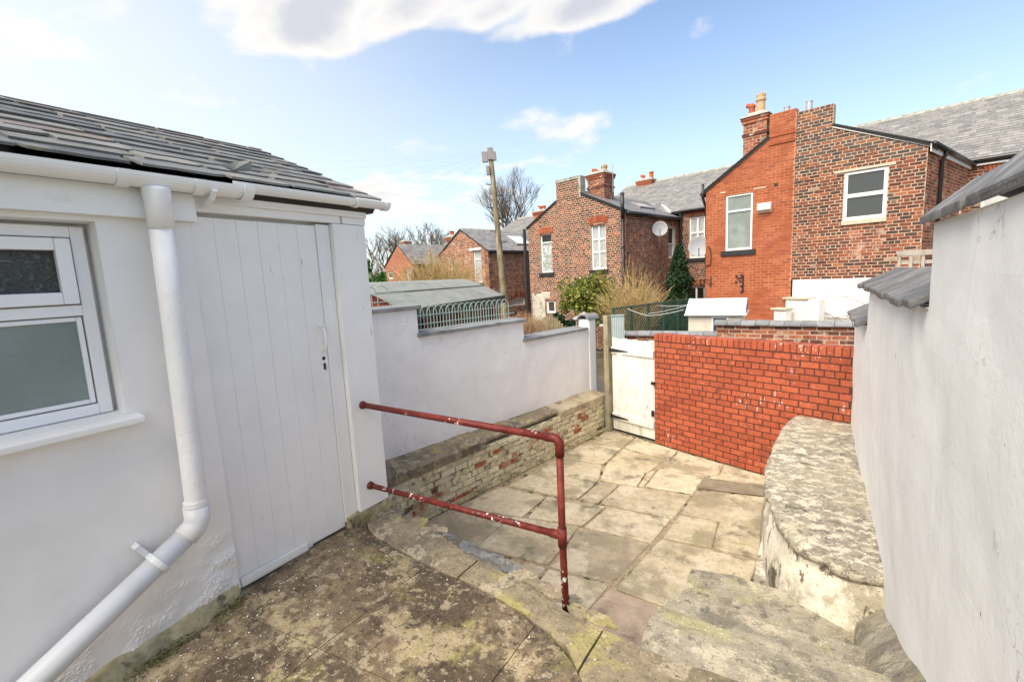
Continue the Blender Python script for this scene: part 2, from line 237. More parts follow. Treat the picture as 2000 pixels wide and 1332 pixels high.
M['pot_red'] = pbr('terracotta_chimney_pot', (.42, .11, .05), rough=.8, var=.15)
M['galv'] = pbr('galvanised_metal', (.50, .51, .52), rough=.4, metal=.7, var=.1)
M['felt'] = pbr('grey_green_roof_felt', (.27, .28, .255), [ly((.17, .175, .155), 2, .5, .7, amt=.5)], rough=.95, var=.12, bumps=((120, .5, .004),))
M['felt_edge'] = pbr('dark_green_felt_edge', (.10, .105, .075), rough=.95, var=.2)
M['shed_dark'] = pbr('dark_shed_interior_glass', (.02, .02, .018), rough=.25, spec=.5, var=.3, vscale=4)
M['shed_beige'] = pbr('beige_plastic_shed', (.62, .57, .47), rough=.55, var=.05)
M['shed_roof'] = pbr('pale_grey_plastic_roof', (.60, .62, .66), rough=.4, var=.05, spec=.5)
M['shed_grey'] = pbr('grey_plastic_gable', (.22, .21, .21), rough=.55, var=.1)
M['wire_green'] = pbr('green_coated_wire', (.035, .10, .075), rough=.5, spec=.4, var=.1)
M['wire_pale'] = pbr('pale_green_bow_wire', (.36, .46, .42), rough=.45, spec=.5, var=.1)
M['line_white'] = pbr('white_washing_line', (.75, .75, .73), rough=.6, var=.03)
M['sheet_metal'] = pbr('pale_green_corrugated_sheet', (.42, .50, .49), rough=.5, var=.08, spec=.5)
M['dish'] = pbr('grey_satellite_dish', (.36, .37, .39), [ly((.25, .25, .26), 40, .5, .6, amt=.5)], rough=.5, var=.05)
M['bark'] = pbr('grey_brown_bark', (.13, .10, .075), rough=.95, var=.3)
M['twig'] = pbr('brown_twig', (.16, .125, .095), rough=.95, var=.3, vscale=2)
M['twig_tan'] = pbr('tan_dry_stem', (.50, .37, .17), [ly((.28, .19, .09), 3, .45, .65, amt=.6)], rough=.9, var=.3, vscale=5, hv=.5)
M['straw'] = pbr('dry_straw_blade', (.42, .28, .17), rough=.9, var=.3, vscale=6, hv=.5)
def leafmat(name, ramp):
    return pbr(name, (.1, .1, .05), rough=.55, ramp=ramp, hv=.5, var=.2, vscale=8, spec=.35)
M['leaf_bush'] = leafmat('yellow_green_leaf', [(0, (.20, .22, .03)), (.35, (.09, .14, .02)), (.6, (.34, .33, .07)), (.85, (.05, .09, .018))])
M['leaf_dark'] = leafmat('dark_conifer_leaf', [(0, (.020, .050, .018)), (.4, (.035, .075, .022)), (.75, (.012, .03, .012))])
M['leaf_moss'] = leafmat('olive_moss', [(0, (.12, .13, .03)), (.4, (.20, .19, .06)), (.75, (.07, .08, .025))])
M['leaf_green'] = leafmat('fresh_green_leaf', [(0, (.06, .16, .025)), (.4, (.10, .22, .03)), (.75, (.03, .09, .018))])
M['iron_plate'] = pbr('rusty_cast_plate', (.30, .25, .18), [ly((.30, .26, .2), 6, .5, .7, amt=.6)], rough=.75, var=.25)
M['slate_chip'] = pbr('bedded_slate_chip', (.15, .15, .148), [ly((.30, .28, .24), 12, .5, .62, amt=.6), ly((.06, .06, .06), 20, .54, .62, amt=.6)], rough=.7, var=.25, bumps=((40, .6, .008),))
M['ground'] = pbr('rough_yard_ground', (.13, .12, .075), [ly((.07, .09, .03), .8, .45, .65), ly((.2, .17, .12), .4, .5, .7)], rough=1, var=.2)
M['asphalt'] = pbr('alley_setts', (.10, .095, .085), rough=.95, var=.25)

# ------------------------------------------------------------------ mesh helpers
def V3(p): return Vector(p)
class MB:
    def __init__(s): s.v = []; s.f = []
    def add(s, vs, fs):
        k = len(s.v); s.v += [Vector(p) for p in vs]; s.f += [tuple(i+k for i in f) for f in fs]; return s
    def hexa(s, p):   # 8 points: bottom 4 ccw, top 4 ccw
        return s.add(p, [(3, 2, 1, 0), (4, 5, 6, 7), (0, 1, 5, 4), (1, 2, 6, 5), (2, 3, 7, 6), (3, 0, 4, 7)])
    def box(s, lo, hi):
        x0, y0, z0 = lo; x1, y1, z1 = hi
        return s.hexa([(x0, y0, z0), (x1, y0, z0), (x1, y1, z0), (x0, y1, z0), (x0, y0, z1), (x1, y0, z1), (x1, y1, z1), (x0, y1, z1)])
    def obox(s, O, A, B, Cc):   # origin and three edge vectors
        O, A, B, Cc = map(Vector, (O, A, B, Cc))
        return s.hexa([O, O+A, O+A+B, O+B, O+Cc, O+A+Cc, O+A+B+Cc, O+B+Cc])
    def prism(s, poly, ext):
        n = len(poly); poly = [Vector(p) for p in poly]; e = Vector(ext)
        return s.add(poly+[p+e for p in poly], [tuple(range(n-1, -1, -1)), tuple(range(n, 2*n))]+[(i, (i+1) % n, n+(i+1) % n, n+i) for i in range(n)])
    def tube(s, path, r, n=8, cap=True, r2=None):
        path = [Vector(p) for p in path]; k = len(path); rings = []
        t0 = (path[1]-path[0]).normalized(); a = t0.orthogonal().normalized()
        for i, p in enumerate(path):
            t = (path[min(i+1, k-1)]-path[max(i-1, 0)]).normalized()
            a = (a - t*a.dot(t)).normalized(); b = t.cross(a)
            rr = r if r2 is None else r+(r2-r)*i/(k-1)
            rings.append([p+(a*math.cos(2*math.pi*j/n)+b*math.sin(2*math.pi*j/n))*rr for j in range(n)])
        vs = [q for g in rings for q in g]
        fs = [(i*n+j, i*n+(j+1) % n, (i+1)*n+(j+1) % n, (i+1)*n+j) for i in range(k-1) for j in range(n)]
        if cap: fs += [tuple(range(n-1, -1, -1)), tuple((k-1)*n+j for j in range(n))]
        return s.add(vs, fs)
    def lathe(s, c, prof, n=16, axis=None):
        c = Vector(c); q = Vector((0, 0, 1)).rotation_difference(axis) if axis is not None else None
        vs = []
        for r, z in prof:
            for j in range(n):
                p = Vector((r*math.cos(2*math.pi*j/n), r*math.sin(2*math.pi*j/n), z))
                vs.append(c+(q @ p if q else p))
        k = len(prof)
        fs = [(i*n+j, i*n+(j+1) % n, (i+1)*n+(j+1) % n, (i+1)*n+j) for i in range(k-1) for j in range(n)]
        fs += [tuple(range(n-1, -1, -1)), tuple((k-1)*n+j for j in range(n))]
        return s.add(vs, fs)
class Thing:
    def __init__(s, name, base, label=None, cat=None, group=None, kind=None):
        s.base = Vector(base); s.root = D.objects.new(name, None); s.root.empty_display_size = .2; COL.objects.link(s.root); s.root.location = s.base
        tag(s.root, label, cat, group, kind)
    def part(s, name, mb, mat, parent=None, smooth=False, kind=None, label=None, bevel=0):
        o = meshobj(name, mb, mat, s.base, smooth, bevel); o.parent = parent or s.root
        if kind: o['kind'] = kind
        if label: o['label'] = label
        return o
    def piece(s, name, me, Mx, parent=None):
        o = D.objects.new(name, me); COL.objects.link(o); o.parent = parent or s.root
        o.matrix_basis = Matrix.Translation(-s.base) @ Mx
        return o
def tag(o, label=None, cat=None, group=None, kind=None):
    for k, v in (('label', label), ('category', cat), ('group', group), ('kind', kind)):
        if v: o[k] = v
def meshobj(name, mb, mat, base=(0, 0, 0), smooth=False, bevel=0):
    me = D.meshes.new(name); b = Vector(base)
    me.from_pydata([tuple(p-b) for p in mb.v], [], mb.f); me.update()
    bm = bmesh.new(); bm.from_mesh(me)
    bmesh.ops.recalc_face_normals(bm, faces=bm.faces)
    if bevel:
        bmesh.ops.bevel(bm, geom=[e for e in bm.edges if len(e.link_faces) == 2 and e.calc_face_angle(0) > .5], offset=bevel, segments=2, affect='EDGES', profile=.6)
    bm.to_mesh(me); bm.free()
    if smooth:
        for p in me.polygons: p.use_smooth = True
    me.materials.append(M[mat] if isinstance(mat, str) else mat)
    o = D.objects.new(name, me); COL.objects.link(o); return o
def solo(name, mb, mat, base, label, cat, group=None, kind=None, smooth=False, bevel=0):
    o = meshobj(name, mb, mat, base, smooth, bevel); o.location = base; tag(o, label, cat, group, kind); return o
_um = {}
UV_ = [(-.5, .5, -.5), (.5, .5, -.5), (.5, .5, .5), (-.5, .5, .5), (-.5, -.4, -.5), (.5, -.4, -.5), (.5, -.4, .5), (-.5, -.4, .5), (-.48, -.5, -.45), (.48, -.5, -.45), (.48, -.5, .45), (-.48, -.5, .45)]
UF_ = [(0, 1, 5, 4), (1, 2, 6, 5), (2, 3, 7, 6), (3, 0, 4, 7), (4, 5, 9, 8), (5, 6, 10, 9), (6, 7, 11, 10), (7, 4, 8, 11), (8, 9, 10, 11), (3, 2, 1, 0)]
def unit(mat):
    if mat not in _um:
        me = D.meshes.new('piece_'+mat); me.from_pydata(UV_, [], UF_); me.update(); me.materials.append(M[mat]); _um[mat] = me
    return _um[mat]
def pieces(T, parent, name, mats, mat, lim=300, plural=None):
    # nearest pieces as objects of their own, the rest joined
    mats = sorted(mats, key=lambda m_: (m_.translation-CAM).length)
    for Mx in mats[:lim]: T.piece(name, unit(mat), Mx, parent)
    rest = mats[lim:]
    if rest:
        mb = MB()
        for Mx in rest: mb.add([Mx @ Vector(p) for p in UV_], UF_)
        T.part(plural or name, mb, mat, parent, kind='stuff')
def frame(X, Y, Z, O, sx, sy, sz):
    m = Matrix.Identity(4)
    for i in range(3): m[i][0] = X[i]*sx; m[i][1] = Y[i]*sy; m[i][2] = Z[i]*sz; m[i][3] = O[i]
    return m
def cutint(ints, a, b):
    r = []
    for p, q in ints:
        if b <= p or a >= q: r.append((p, q)); continue
        if a > p: r.append((p, a))
        if b < q: r.append((b, q))
    return r
def lay(O, U, Nn, ints_at, z0, n, h, Lb, joint=.01, proud=.006, depth=.06, header=(), jit=0, off=0., rng=None):
    # O at s=0,z=0 on the wall face; U along; Nn outward
    rng = rng or random.Random(3); U = Vector(U).normalized(); Nn = Vector(Nn).normalized(); Z = Vector((0, 0, 1)); res = []
    for k in range(n):
        za = z0+k*h; zm = za+h/2
        hd = k in header or (callable(header) and header(k)) if not isinstance(header, tuple) else k in header
        stp = Lb/2 if hd else Lb
        sh = off+(Lb/4 if hd else (0 if k % 2 else Lb/2))
        for a, b in ints_at(zm):
            s = a - ((a-sh) % stp)
            while s < b-.01:
                p, q = max(s, a), min(s+stp, b)
                if q-p > .03:
                    cx = (p+q)/2; ln = q-p-joint
                    pr = proud+rng.uniform(-jit, jit)
                    Nj = Nn; Uj = U
                    if jit:
                        t = rng.uniform(-jit, jit)*2; Uj = (U+Z*t*1.5).normalized(); Zj = Nj.cross(Uj) if False else Z
                        ln -= rng.uniform(0, jit*3)
                    c = Vector(O)+U*cx+Z*(zm)+Nn*(pr-depth/2)
                    res.append(frame(Uj, -Nn, Z, c, ln, depth, h-joint-(rng.uniform(0, jit*2) if jit else 0)))
                s += stp
    return res
def gable_ints(top, zb, holes):
    # top: [(s,z),...] roofline; returns function z -> intervals
    def f(z):
        if z < zb: return []
        ints = []; inside = None
        for (s0, a), (s1, b) in zip(top, top[1:]):
            if a < z and b < z: continue
            if s1-s0 < 1e-6: continue
            if a >= z and b >= z: p, q = s0, s1
            else:
                sc = s0+(s1-s0)*(z-a)/(b-a)
                p, q = (sc, s1) if b >= z else (s0, sc)
            if ints and abs(ints[-1][1]-p) < 1e-4: ints[-1] = (ints[-1][0], q)
            else: ints.append((p, q))
        for (h0, h1, g0, g1) in holes:
            if g0 < z < g1: ints = cutint(ints, h0, h1)
        return ints
    return f
def gable_body(P, top, zb, holes, thick):
    # P(s,w,z)->world ; w positive into wall
    mb = MB(); cuts = sorted(set([s for s, _ in top]+[x for h in holes for x in h[:2]]))
    def zt(s, side):
        for (s0, a), (s1, b) in zip(top, top[1:]):
            if s1-s0 < 1e-6: continue
            if s0-1e-6 <= s <= s1+1e-6:
                if (side > 0 and abs(s-s1) < 1e-6) or (side < 0 and abs(s-s0) < 1e-6): continue
                return a+(b-a)*(s-s0)/(s1-s0)
        return top[-1][1]
    for a, b in zip(cuts, cuts[1:]):
        if b-a < 1e-5: continue
        ta, tb = zt(a, 1), zt(b, -1); zs = zb
        hs = sorted([h for h in holes if h[0] <= a+1e-6 and h[1] >= b-1e-6], key=lambda h: h[2])
        segs = []
        for h in hs: segs.append((zs, zs, h[2], h[2])); zs = h[3]
        segs.append((zs, zs, ta, tb))
        for (l0, l1, h0, h1) in segs:
            mb.hexa([P(a, 0, l0), P(b, 0, l1), P(b, thick, l1), P(a, thick, l0), P(a, 0, h0), P(b, 0, h1), P(b, thick, h1), P(a, thick, h0)])
    return mb
def chipped(mat, n=6):
    res = []; rng = random.Random(77)
    for k in range(n):
        low = [(-.5+rng.uniform(0, .05), -.5+rng.uniform(0, .05)), (-.3, -.5+rng.uniform(0, .06)), (-.1, -.5+rng.uniform(0, .05)), (.12, -.5+rng.uniform(0, .07)), (.33, -.5+rng.uniform(0, .05)), (.5-rng.uniform(0, .10), -.5+rng.uniform(0, .12)), (.5, -.5+rng.uniform(.1, .3))]
        if k % 2: low = [(-x, y) for x, y in low][::-1]
        pl = low+[(.5, .5), (-.5, .5)]; mb = MB(); mb.prism([(x, y, -.5) for x, y in pl], (0, 0, 1))
        me = D.meshes.new('slate_'+mat); me.from_pydata([tuple(p) for p in mb.v], [], mb.f); me.update(); me.materials.append(M[mat]); res.append(me)
    return res
def slates(T, parent, O, A, S, length, rise, gauge, wid, thick, mat, lim=300, jit=.0, slen=1.9, rng=None, plural=None, chip=False):
    # O: lower corner at eave; A along eave (unit), S up the slope (unit)
    rng = rng or random.Random(5); A = Vector(A).normalized(); S = Vector(S).normalized(); Nn = A.cross(S)
    if Nn.z < 0: Nn = -Nn
    res = []; n = int(rise/gauge)
    for k in range(n+1):
        y = k*gauge; x = -(wid/2 if k % 2 else 0)-rng.uniform(0, jit*3)
        while x < length-.02:
            wd = wid*(1+rng.uniform(-1, 1)*min(.35, jit*12)); a, b = max(x, 0), min(x+wd, length)
            if b-a > .03:
                ln = min(gauge*slen, rise-y+.02)
                if ln > .03:
                    tilt = thick*1.6/ln*.9
                    Sx = (S-Nn*tilt+A*rng.uniform(-jit, jit)).normalized(); Nx = A.cross(Sx).normalized()
                    if Nx.z < 0: Nx = -Nx
                    c = Vector(O)+A*((a+b)/2)+S*(y+ln/2-rng.uniform(0, jit))+Nn*(thick*1.5+rng.uniform(0, jit*.25))
                    res.append(frame(A, Sx, Nx, c, b-a-.004-rng.uniform(0, jit*.3), ln, thick))
            x += wd
    if chip:
        ms = chipped(mat)
        for Mx in res: T.piece('slate', rng.choice(ms), Mx, parent)
        return
    pieces(T, parent, 'slate', res, mat, lim, plural or 'slates')
def rough_grid(nx, nz, P, amp, sc=3., seed=0):
    mb = MB(); vs = []
    for j in range(nz+1):
        for i in range(nx+1):
            a, b = i/nx, j/nz; p, n_ = P(a, b)
            e = amp*noise.fractal(Vector(p)*sc+Vector((seed, 0, 0)), 1.0, 2.0, 3)
            vs.append(Vector(p)+Vector(n_)*e)
    fs = [(j*(nx+1)+i, j*(nx+1)+i+1, (j+1)*(nx+1)+i+1, (j+1)*(nx+1)+i) for j in range(nz) for i in range(nx)]
    return mb.add(vs, fs)
def roughbox(lo, hi, n=(6, 6, 2), amp=.01, sc=6):
    # closed box with subdivided, slightly uneven faces
    bm = bmesh.new(); bmesh.ops.create_cube(bm, size=1)
    for v_ in bm.verts: v_.co = Vector([lo[i]+(hi[i]-lo[i])*(v_.co[i]+.5) for i in range(3)])
    bmesh.ops.subdivide_edges(bm, edges=bm.edges[:], cuts=max(n), use_grid_fill=True)
    for v_ in bm.verts: v_.co += Vector([noise.fractal(v_.co*sc+Vector((9*i, 0, 0)), 1, 2, 3) for i in range(3)])*amp
    mb = MB(); bm.verts.index_update(); mb.add([v_.co.copy() for v_ in bm.verts], [tuple(q.index for q in f.verts) for f in bm.faces]); bm.free(); return mb
def bar(mb, P, s0, s1, z0, z1, w0, w1):
    return mb.hexa([P(s0, w0, z0), P(s1, w0, z0), P(s1, w1, z0), P(s0, w1, z0), P(s0, w0, z1), P(s1, w0, z1), P(s1, w1, z1), P(s0, w1, z1)])
def window(T, P, s0, s1, z0, z1, rows, pane, rec=.08, fw=.06, sill=None, mat='upvc', bw=.04, sillov=.08):
    # rows: [(z fraction top, number of panes), ...] from the bottom
    fr = MB()
    bar(fr, P, s0, s0+fw, z0, z1, rec, rec+.07); bar(fr, P, s1-fw, s1, z0, z1, rec, rec+.07)
    bar(fr, P, s0+fw, s1-fw, z0, z0+fw*1.1, rec, rec+.068); bar(fr, P, s0+fw, s1-fw, z1-fw, z1, rec, rec+.068)
    cells = []; zl = z0+fw*1.1; zt = z1-fw; prev = zl
    for i, (f, n) in enumerate(rows):
        top = zl+(zt-zl)*f; a = s0+fw; wd = (s1-s0-2*fw)
        if i < len(rows)-1: bar(fr, P, s0+fw, s1-fw, top-bw/2, top+bw/2, rec-.004, rec+.064)
        lo = prev+(bw/2 if i else 0); hi = top-(bw/2 if i < len(rows)-1 else 0)
        for k in range(n):
            p, q = a+wd*k/n, a+wd*(k+1)/n
            if k: bar(fr, P, p-bw/2, p+bw/2, lo, hi, rec-.002, rec+.062)
            cells.append((p+(bw/2 if k else 0), q-(bw/2 if k < n-1 else 0), lo, hi, i))
        prev = top
    fo = T.part('window', fr, mat)
    for (p, q, lo, hi, i) in cells:
        mb = MB(); bar(mb, P, p, q, lo, hi, rec+.03, rec+.045)
        T.part('pane', mb, pane[i] if isinstance(pane, (list, tuple)) else pane, fo)
    if sill:
        mb = MB(); bar(mb, P, s0-sillov, s1+sillov, z0-.15, z0-.002, -.05, rec+.06); T.part('sill', mb, sill, fo, bevel=.006)
    return fo
def arch(T, parent, P, s0, s1, z, mat, h=.22, n=None, sag=.05):
    n = n or int((s1-s0)/.075); res = []
    for k in range(n):
        f = (k+.5)/n; s = s0+(s1-s0)*f; dz = sag*(1-(2*f-1)**2); t = (f-.5)*.5
        c = P(s, .02, z+h/2+dz); X = (P(s+1, .02, 0)-P(s, .02, 0)).normalized(); Y = (P(s, 1, 0)-P(s, 0, 0)).normalized(); Z = Vector((0, 0, 1))
        Zt = (Z+X*t).normalized(); Xt = (X-Z*t).normalized()
        res.append(frame(Xt, Y, Zt, c, (s1-s0)/n-.009, .08, h))
    pieces(T, parent, 'brick', res, mat, 0, 'arch_bricks')

# ================================================================== setting
g = MB(); g.add([(-600, -300, -.06), (600, -300, -.06), (600, 900, -.06), (-600, 900, -.06)], [(0, 1, 2, 3)])
solo('ground', g, 'ground', (0, 0, 0), 'rough earth and grass of the yards and beyond', 'ground', kind='structure')
al = MB(); a0 = Vector((-3.6, 7.95)); a1 = Vector((.6, 6.7))
al.add([(-9, 9.7, -.03), (-9, 12.2, -.03), (6, 9.9, -.03), (6, 5.2, -.03)], [(0, 3, 2, 1)])
solo('alley', al, 'asphalt', (0, 0, 0), 'dark paved alley between the yards', 'alley', kind='structure')

# patio of stone flags ------------------------------------------------
T = Thing('patio', (-1.6, 5, 0), 'sunken patio of worn sandstone flags', 'patio', kind='structure')
pb = MB(); pb.prism([(-4.2, 1.9, -.14), (.5, 1.9, -.14), (.5, 6.6, -.14), (-3.3, 7.9, -.14)], (0, 0, .128)); T.part('joint_bed', pb, 'joint')
def c4(x, y): return (1120+x/4.9325, 830+y/4.9325)
flags = [
 [(-3.05, 6.90), (-3.08, 7.62), (-2.48, 7.52), (-2.51, 6.97)], [(-3.25, 6.12), (-3.16, 6.87), (-2.52, 6.94), (-2.54, 6.20)], [(-3.32, 5.53), (-3.26, 6.08), (-2.55, 6.17), (-2.39, 5.63)],
 [(-2.49, 6.97), (-2.46, 7.50), (-1.70, 7.20), (-1.71, 6.75)], [(-1.69, 6.74), (-1.68, 7.19), (-.99, 6.96), (-1.00, 6.55), (-1.15, 6.41), (-1.72, 6.45)], [(-2.51, 6.21), (-2.49, 6.93), (-1.78, 6.74), (-1.88, 6.20)],
 [(-2.37, 5.64), (-2.5, 6.18), (-1.9, 6.17), (-1.87, 5.71)], [(-1.78, 5.76), (-1.76, 6.43), (-1.16, 6.39), (-1.18, 5.83)], [(-1.86, 5.72), (-1.88, 6.18), (-1.79, 6.36), (-1.79, 5.74)],
 [(-.98, 6.56), (-.97, 6.95), (-.20, 6.72), (-.25, 6.45), (-1.10, 6.40)], [(-1.20, 5.25), (-1.16, 5.93), (-.30, 6.16), (-.32, 5.32)],
 [(-1.25, 4.64), (-1.20, 5.21), (-.80, 5.27), (-.76, 4.70)], [(-.74, 4.70), (-.78, 5.27), (-.32, 5.30), (-.30, 4.72)], [(-1.40, 3.62), (-1.26, 4.61), (-.34, 4.68), (-.45, 3.60)],
 [(-2.13, 5.05), (-2.08, 5.65), (-1.19, 5.78), (-1.25, 5.11)], [(-2.40, 5.00), (-2.36, 5.61), (-2.10, 5.64), (-2.15, 5.04)], [(-3.42, 4.91), (-3.33, 5.50), (-2.38, 5.60), (-2.42, 4.99)],
 [(-2.08, 4.46), (-2.01, 5.02), (-1.27, 5.08), (-1.33, 4.50)], [(-2.74, 4.31), (-2.79, 4.88), (-2.03, 5.00), (-2.10, 4.46)], [(-3.68, 4.14), (-3.50, 4.86), (-2.81, 4.88), (-2.81, 4.29)],
 [(-2.08, 3.64), (-2.11, 4.43), (-1.34, 4.47), (-1.46, 3.69)], [(-2.92, 3.53), (-2.92, 4.26), (-2.13, 4.42), (-2.10, 3.64)], [(-3.85, 3.42), (-3.70, 4.11), (-2.94, 4.25), (-2.94, 3.52)],
 [(-2.06, 2.95), (-2.07, 3.60), (-1.47, 3.66), (-1.55, 2.98)], [(-2.95, 2.85), (-2.94, 3.49), (-2.10, 3.60), (-2.08, 2.93)], [(-3.95, 2.8), (-3.86, 3.39), (-2.96, 3.49), (-2.97, 2.85)],
 [(-2.95, 2.15), (-2.95, 2.82), (-2.08, 2.90), (-2.05, 2.15)], [(-2.03, 2.15), (-2.05, 2.90), (-1.57, 2.94), (-1.6, 2.1)],
]
rng = random.Random(11)
for fl in flags:
    P = [Vector((a, b, 0)) for a, b in fl][::-1]
    ctr = sum(P, Vector())/len(P); P = [p+(ctr-p).normalized()*.002 for p in P]
    P = [Vector((p.x, p.y, 0)) for p in P]
    dz = rng.uniform(-.008, .006); tx, ty = rng.uniform(-.006, .006), rng.uniform(-.006, .006)
    # rough the outline
    Q = []
    for p, q in zip(P, P[1:]+P[:1]):
        k = max(2, int((q-p).length/.09))
        for i in range(k):
            r = p.lerp(q, i/k); Q.append(r+(Vector((noise.noise(r*7), noise.noise(r*7+Vector((5, 5, 0))), 0))*.008 if i else (ctr-r).normalized()*.006))
    top = [Vector((q.x, q.y, dz+tx*(q.x-ctr.x)+ty*(q.y-ctr.y))) for q in Q]
    inn = [t+(ctr-t).normalized()*.014+Vector((0, 0, .007)) for t in top]
    n = len(Q); mb = MB()
    mb.add([t-Vector((0, 0, .06)) for t in top]+top+inn, [(i, (i+1) % n, n+(i+1) % n, n+i) for i in range(n)]+[(n+i, n+(i+1) % n, 2*n+(i+1) % n, 2*n+i) for i in range(n)]+[tuple(range(2*n, 3*n))])
    T.part('paving_slab', mb, 'slab')
gp = [onz(*c4(*q), .004) for q in ((1190, 608), (1262, 512), (1836, 592), (1832, 684))]
mb = MB(); mb.prism(gp, (0, 0, .008)); dp = T.part('drain_plate', mb, 'iron_plate' if 'iron_plate' in M else 'coping', label='dark diamond patterned plate let into the flags')
mb = MB(); u0 = gp[3]-gp[0]; v0 = gp[1]-gp[0]
for i in range(26):
    for j in range(7):
        c = gp[0]+u0*((i+.5)/26)+v0*((j+.5)/7); d = (u0.normalized() if (i+j) % 2 else v0.normalized())*.02
        e = Vector((-d.y, d.x, 0))*.22
        mb.prism([c-d-e+Vector((0, 0, .012)), c+d-e+Vector((0, 0, .012)), c+d+e+Vector((0, 0, .012)), c-d+e+Vector((0, 0, .012))], (0, 0, .004))
T.part('tread_pattern', mb, 'iron_plate', dp, kind='stuff')

# upper platform ------------------------------------------------------
def pz(x, y): return 1.25 - max(0, 1.05-y)*.10*max(0, min(1, (-1.2-x)/1.0)) - max(0, .6-y)*.02
T = Thing('platform', (-1, 1, 1.25), 'raised mossy concrete platform outside the outhouse door', 'platform', kind='structure')
edge = [(745, 985), (800, 1012), (850, 1030), (905, 1066), (960, 1100), (1010, 1120), (1060, 1150), (1105, 1182), (1180, 1217), (1240, 1247), (1330, 1282), (1400, 1302), (1460, 1325)]
E2 = [onz(a, b, 1.25) for a, b in edge]; E2 = [Vector((e.x, e.y, 0)) for e in E2]
E2 = [Vector((-2.62, 2.09, 0))]+E2+[Vector((.1, 1.77, 0)), Vector((.47, 1.76, 0))]
def ey(x):
    for a, b in zip(E2, E2[1:]):
        if a.x <= x <= b.x: return a.y+(b.y-a.y)*(x-a.x)/(b.x-a.x+1e-9)
    return E2[-1].y if x > 0 else E2[0].y
# cracked band next to the edge is a separate pale pour; main area scored into flags
crk = [(-2.62, 1.93)]+[(q.x, q.y) for q in (onz(a, b, 1.25) for a, b in ((722, 1040), (770, 1070), (850, 1110), (940, 1150), (1010, 1190), (1060, 1225), (1105, 1264), (1122, 1300), (1142, 1350)))]+[(.47, .75)]
def cy_(x):
    for a, b in zip(crk, crk[1:]):
        if a[0] <= x <= b[0]: return a[1]+(b[1]-a[1])*(x-a[0])/(b[0]-a[0])+.012*noise.noise(Vector((x*14, 0, 0)))
    return crk[-1][1]
def strip(x0, x1, ya, yb, nx, ny, lift=0., name='slab', mat='platform', side=.1):
    # uneven slab between two curves y=ya(x), y=yb(x)
    vs = []; mb = MB()
    for j in range(ny+1):
        for i in range(nx+1):
            x = x0+(x1-x0)*i/nx; y = ya(x)+(yb(x)-ya(x))*j/ny
            p = Vector((x, y, 0)); z = pz(x, y)+lift+.010*noise.fractal(p*2.2, 1, 2, 3)+.004*noise.noise(p*11)
            if i in (0, nx) or j in (0, ny): z -= .006
            vs.append(Vector((x, y, z)))
    fs = [(j*(nx+1)+i, j*(nx+1)+i+1, (j+1)*(nx+1)+i+1, (j+1)*(nx+1)+i) for j in range(ny) for i in range(nx)]
    ring = [i for i in range(nx+1)]+[j*(nx+1)+nx for j in range(1, ny+1)]+[ny*(nx+1)+i for i in range(nx-1, -1, -1)]+[j*(nx+1) for j in range(ny-1, 0, -1)]
    k = len(vs); vs += [Vector((vs[i].x, vs[i].y, vs[i].z-side)) for i in ring]; r = len(ring)
    fs += [(ring[i], k+i, k+(i+1) % r, ring[(i+1) % r]) for i in range(r)]
    mb.add(vs, fs); return T.part(name, mb, mat)
g_ = .0022
xs = [-2.62, -1.78, -1.02, .47]     # scored joints
rows_y = [-1.2, .15, .80, None]
mb = MB(); mb.prism([(-2.62, -1.2, 1.0), (.47, -1.2, 1.0), (.47, 1.72, 1.0), (-2.62, 1.9, 1.0)], (0, 0, .10)); T.part('bed', mb, 'cavity')
def jl(y0, slope): return lambda x: y0+slope*(x+2.5)
for ix, (xa, xb) in enumerate(zip(xs, xs[1:])):
    ys = [lambda x: -1.2, jl(.28, .05), jl(.95, .10), None]
    for iy in range(3):
        lo = ys[iy]; hi = ys[iy+1] or (lambda x: cy_(x))
        strip(xa+g_, xb-g_, (lambda x, f=lo: f(x)+g_), (lambda x, f=hi: f(x)-g_), 12, 9, 0, 'slab', 'platform', .14)
# pale broken edge pour in three lengths
for xa, xb in ((-2.60, -1.55), (-1.54, -.74), (-.73, .46)):
    strip(xa, xb, lambda x: cy_(x)+.006, lambda x: ey(x)-.03, 16, 5, .004, 'edge_slab', 'platform_pale', .2)
# face of the platform dropping to the patio
mb = MB()
nx = 40
vs = []
for j in range(7):
    for i in range(nx+1):
        x = -2.62+3.09*i/nx; y = ey(x)-.02+.02*noise.noise(Vector((x*5, j*.7, 3)))+.02*(6-j)/6; vs.append((x, y, -.02+1.245*j/6))
mb.add(vs, [(j*(nx+1)+i, j*(nx+1)+i+1, (j+1)*(nx+1)+i+1, (j+1)*(nx+1)+i) for j in range(6) for i in range(nx)]); T.part('retaining_face', mb, 'render_old')
# loose slates and stones bedded along the lip
rng = random.Random(4)
lip = [(770, 1003, .20), (815, 1022, .17), (858, 1036, .14), (880, 1050, .12), (915, 1072, .16), (945, 1084, .14), (968, 1096, .13), (995, 1112, .14), (1025, 1127, .16), (1058, 1146, .17), (1085, 1166, .13), (1130, 1196, .12), (1170, 1213, .15)]
for k, (a, b, sz) in enumerate(lip):
    c = onz(a, b, 1.24); ang = rng.uniform(-.5, .3); n = rng.choice((5, 6, 7)); poly = []
    for i in range(n):
        t = 2*math.pi*i/n; r = sz*.62*rng.uniform(.75, 1.1); dx, dy = math.cos(t)*r, math.sin(t)*r*.52
        poly.append(c+Vector((dx*math.cos(ang)-dy*math.sin(ang), dx*math.sin(ang)+dy*math.cos(ang), rng.uniform(-.008, .008))))
    mb = MB(); mb.prism(poly, (0, 0, rng.uniform(.012, .022)))
    T.part('edge_stone', mb, 'slate_chip' if 3 <= k <= 7 else 'platform_pale', bevel=.002)

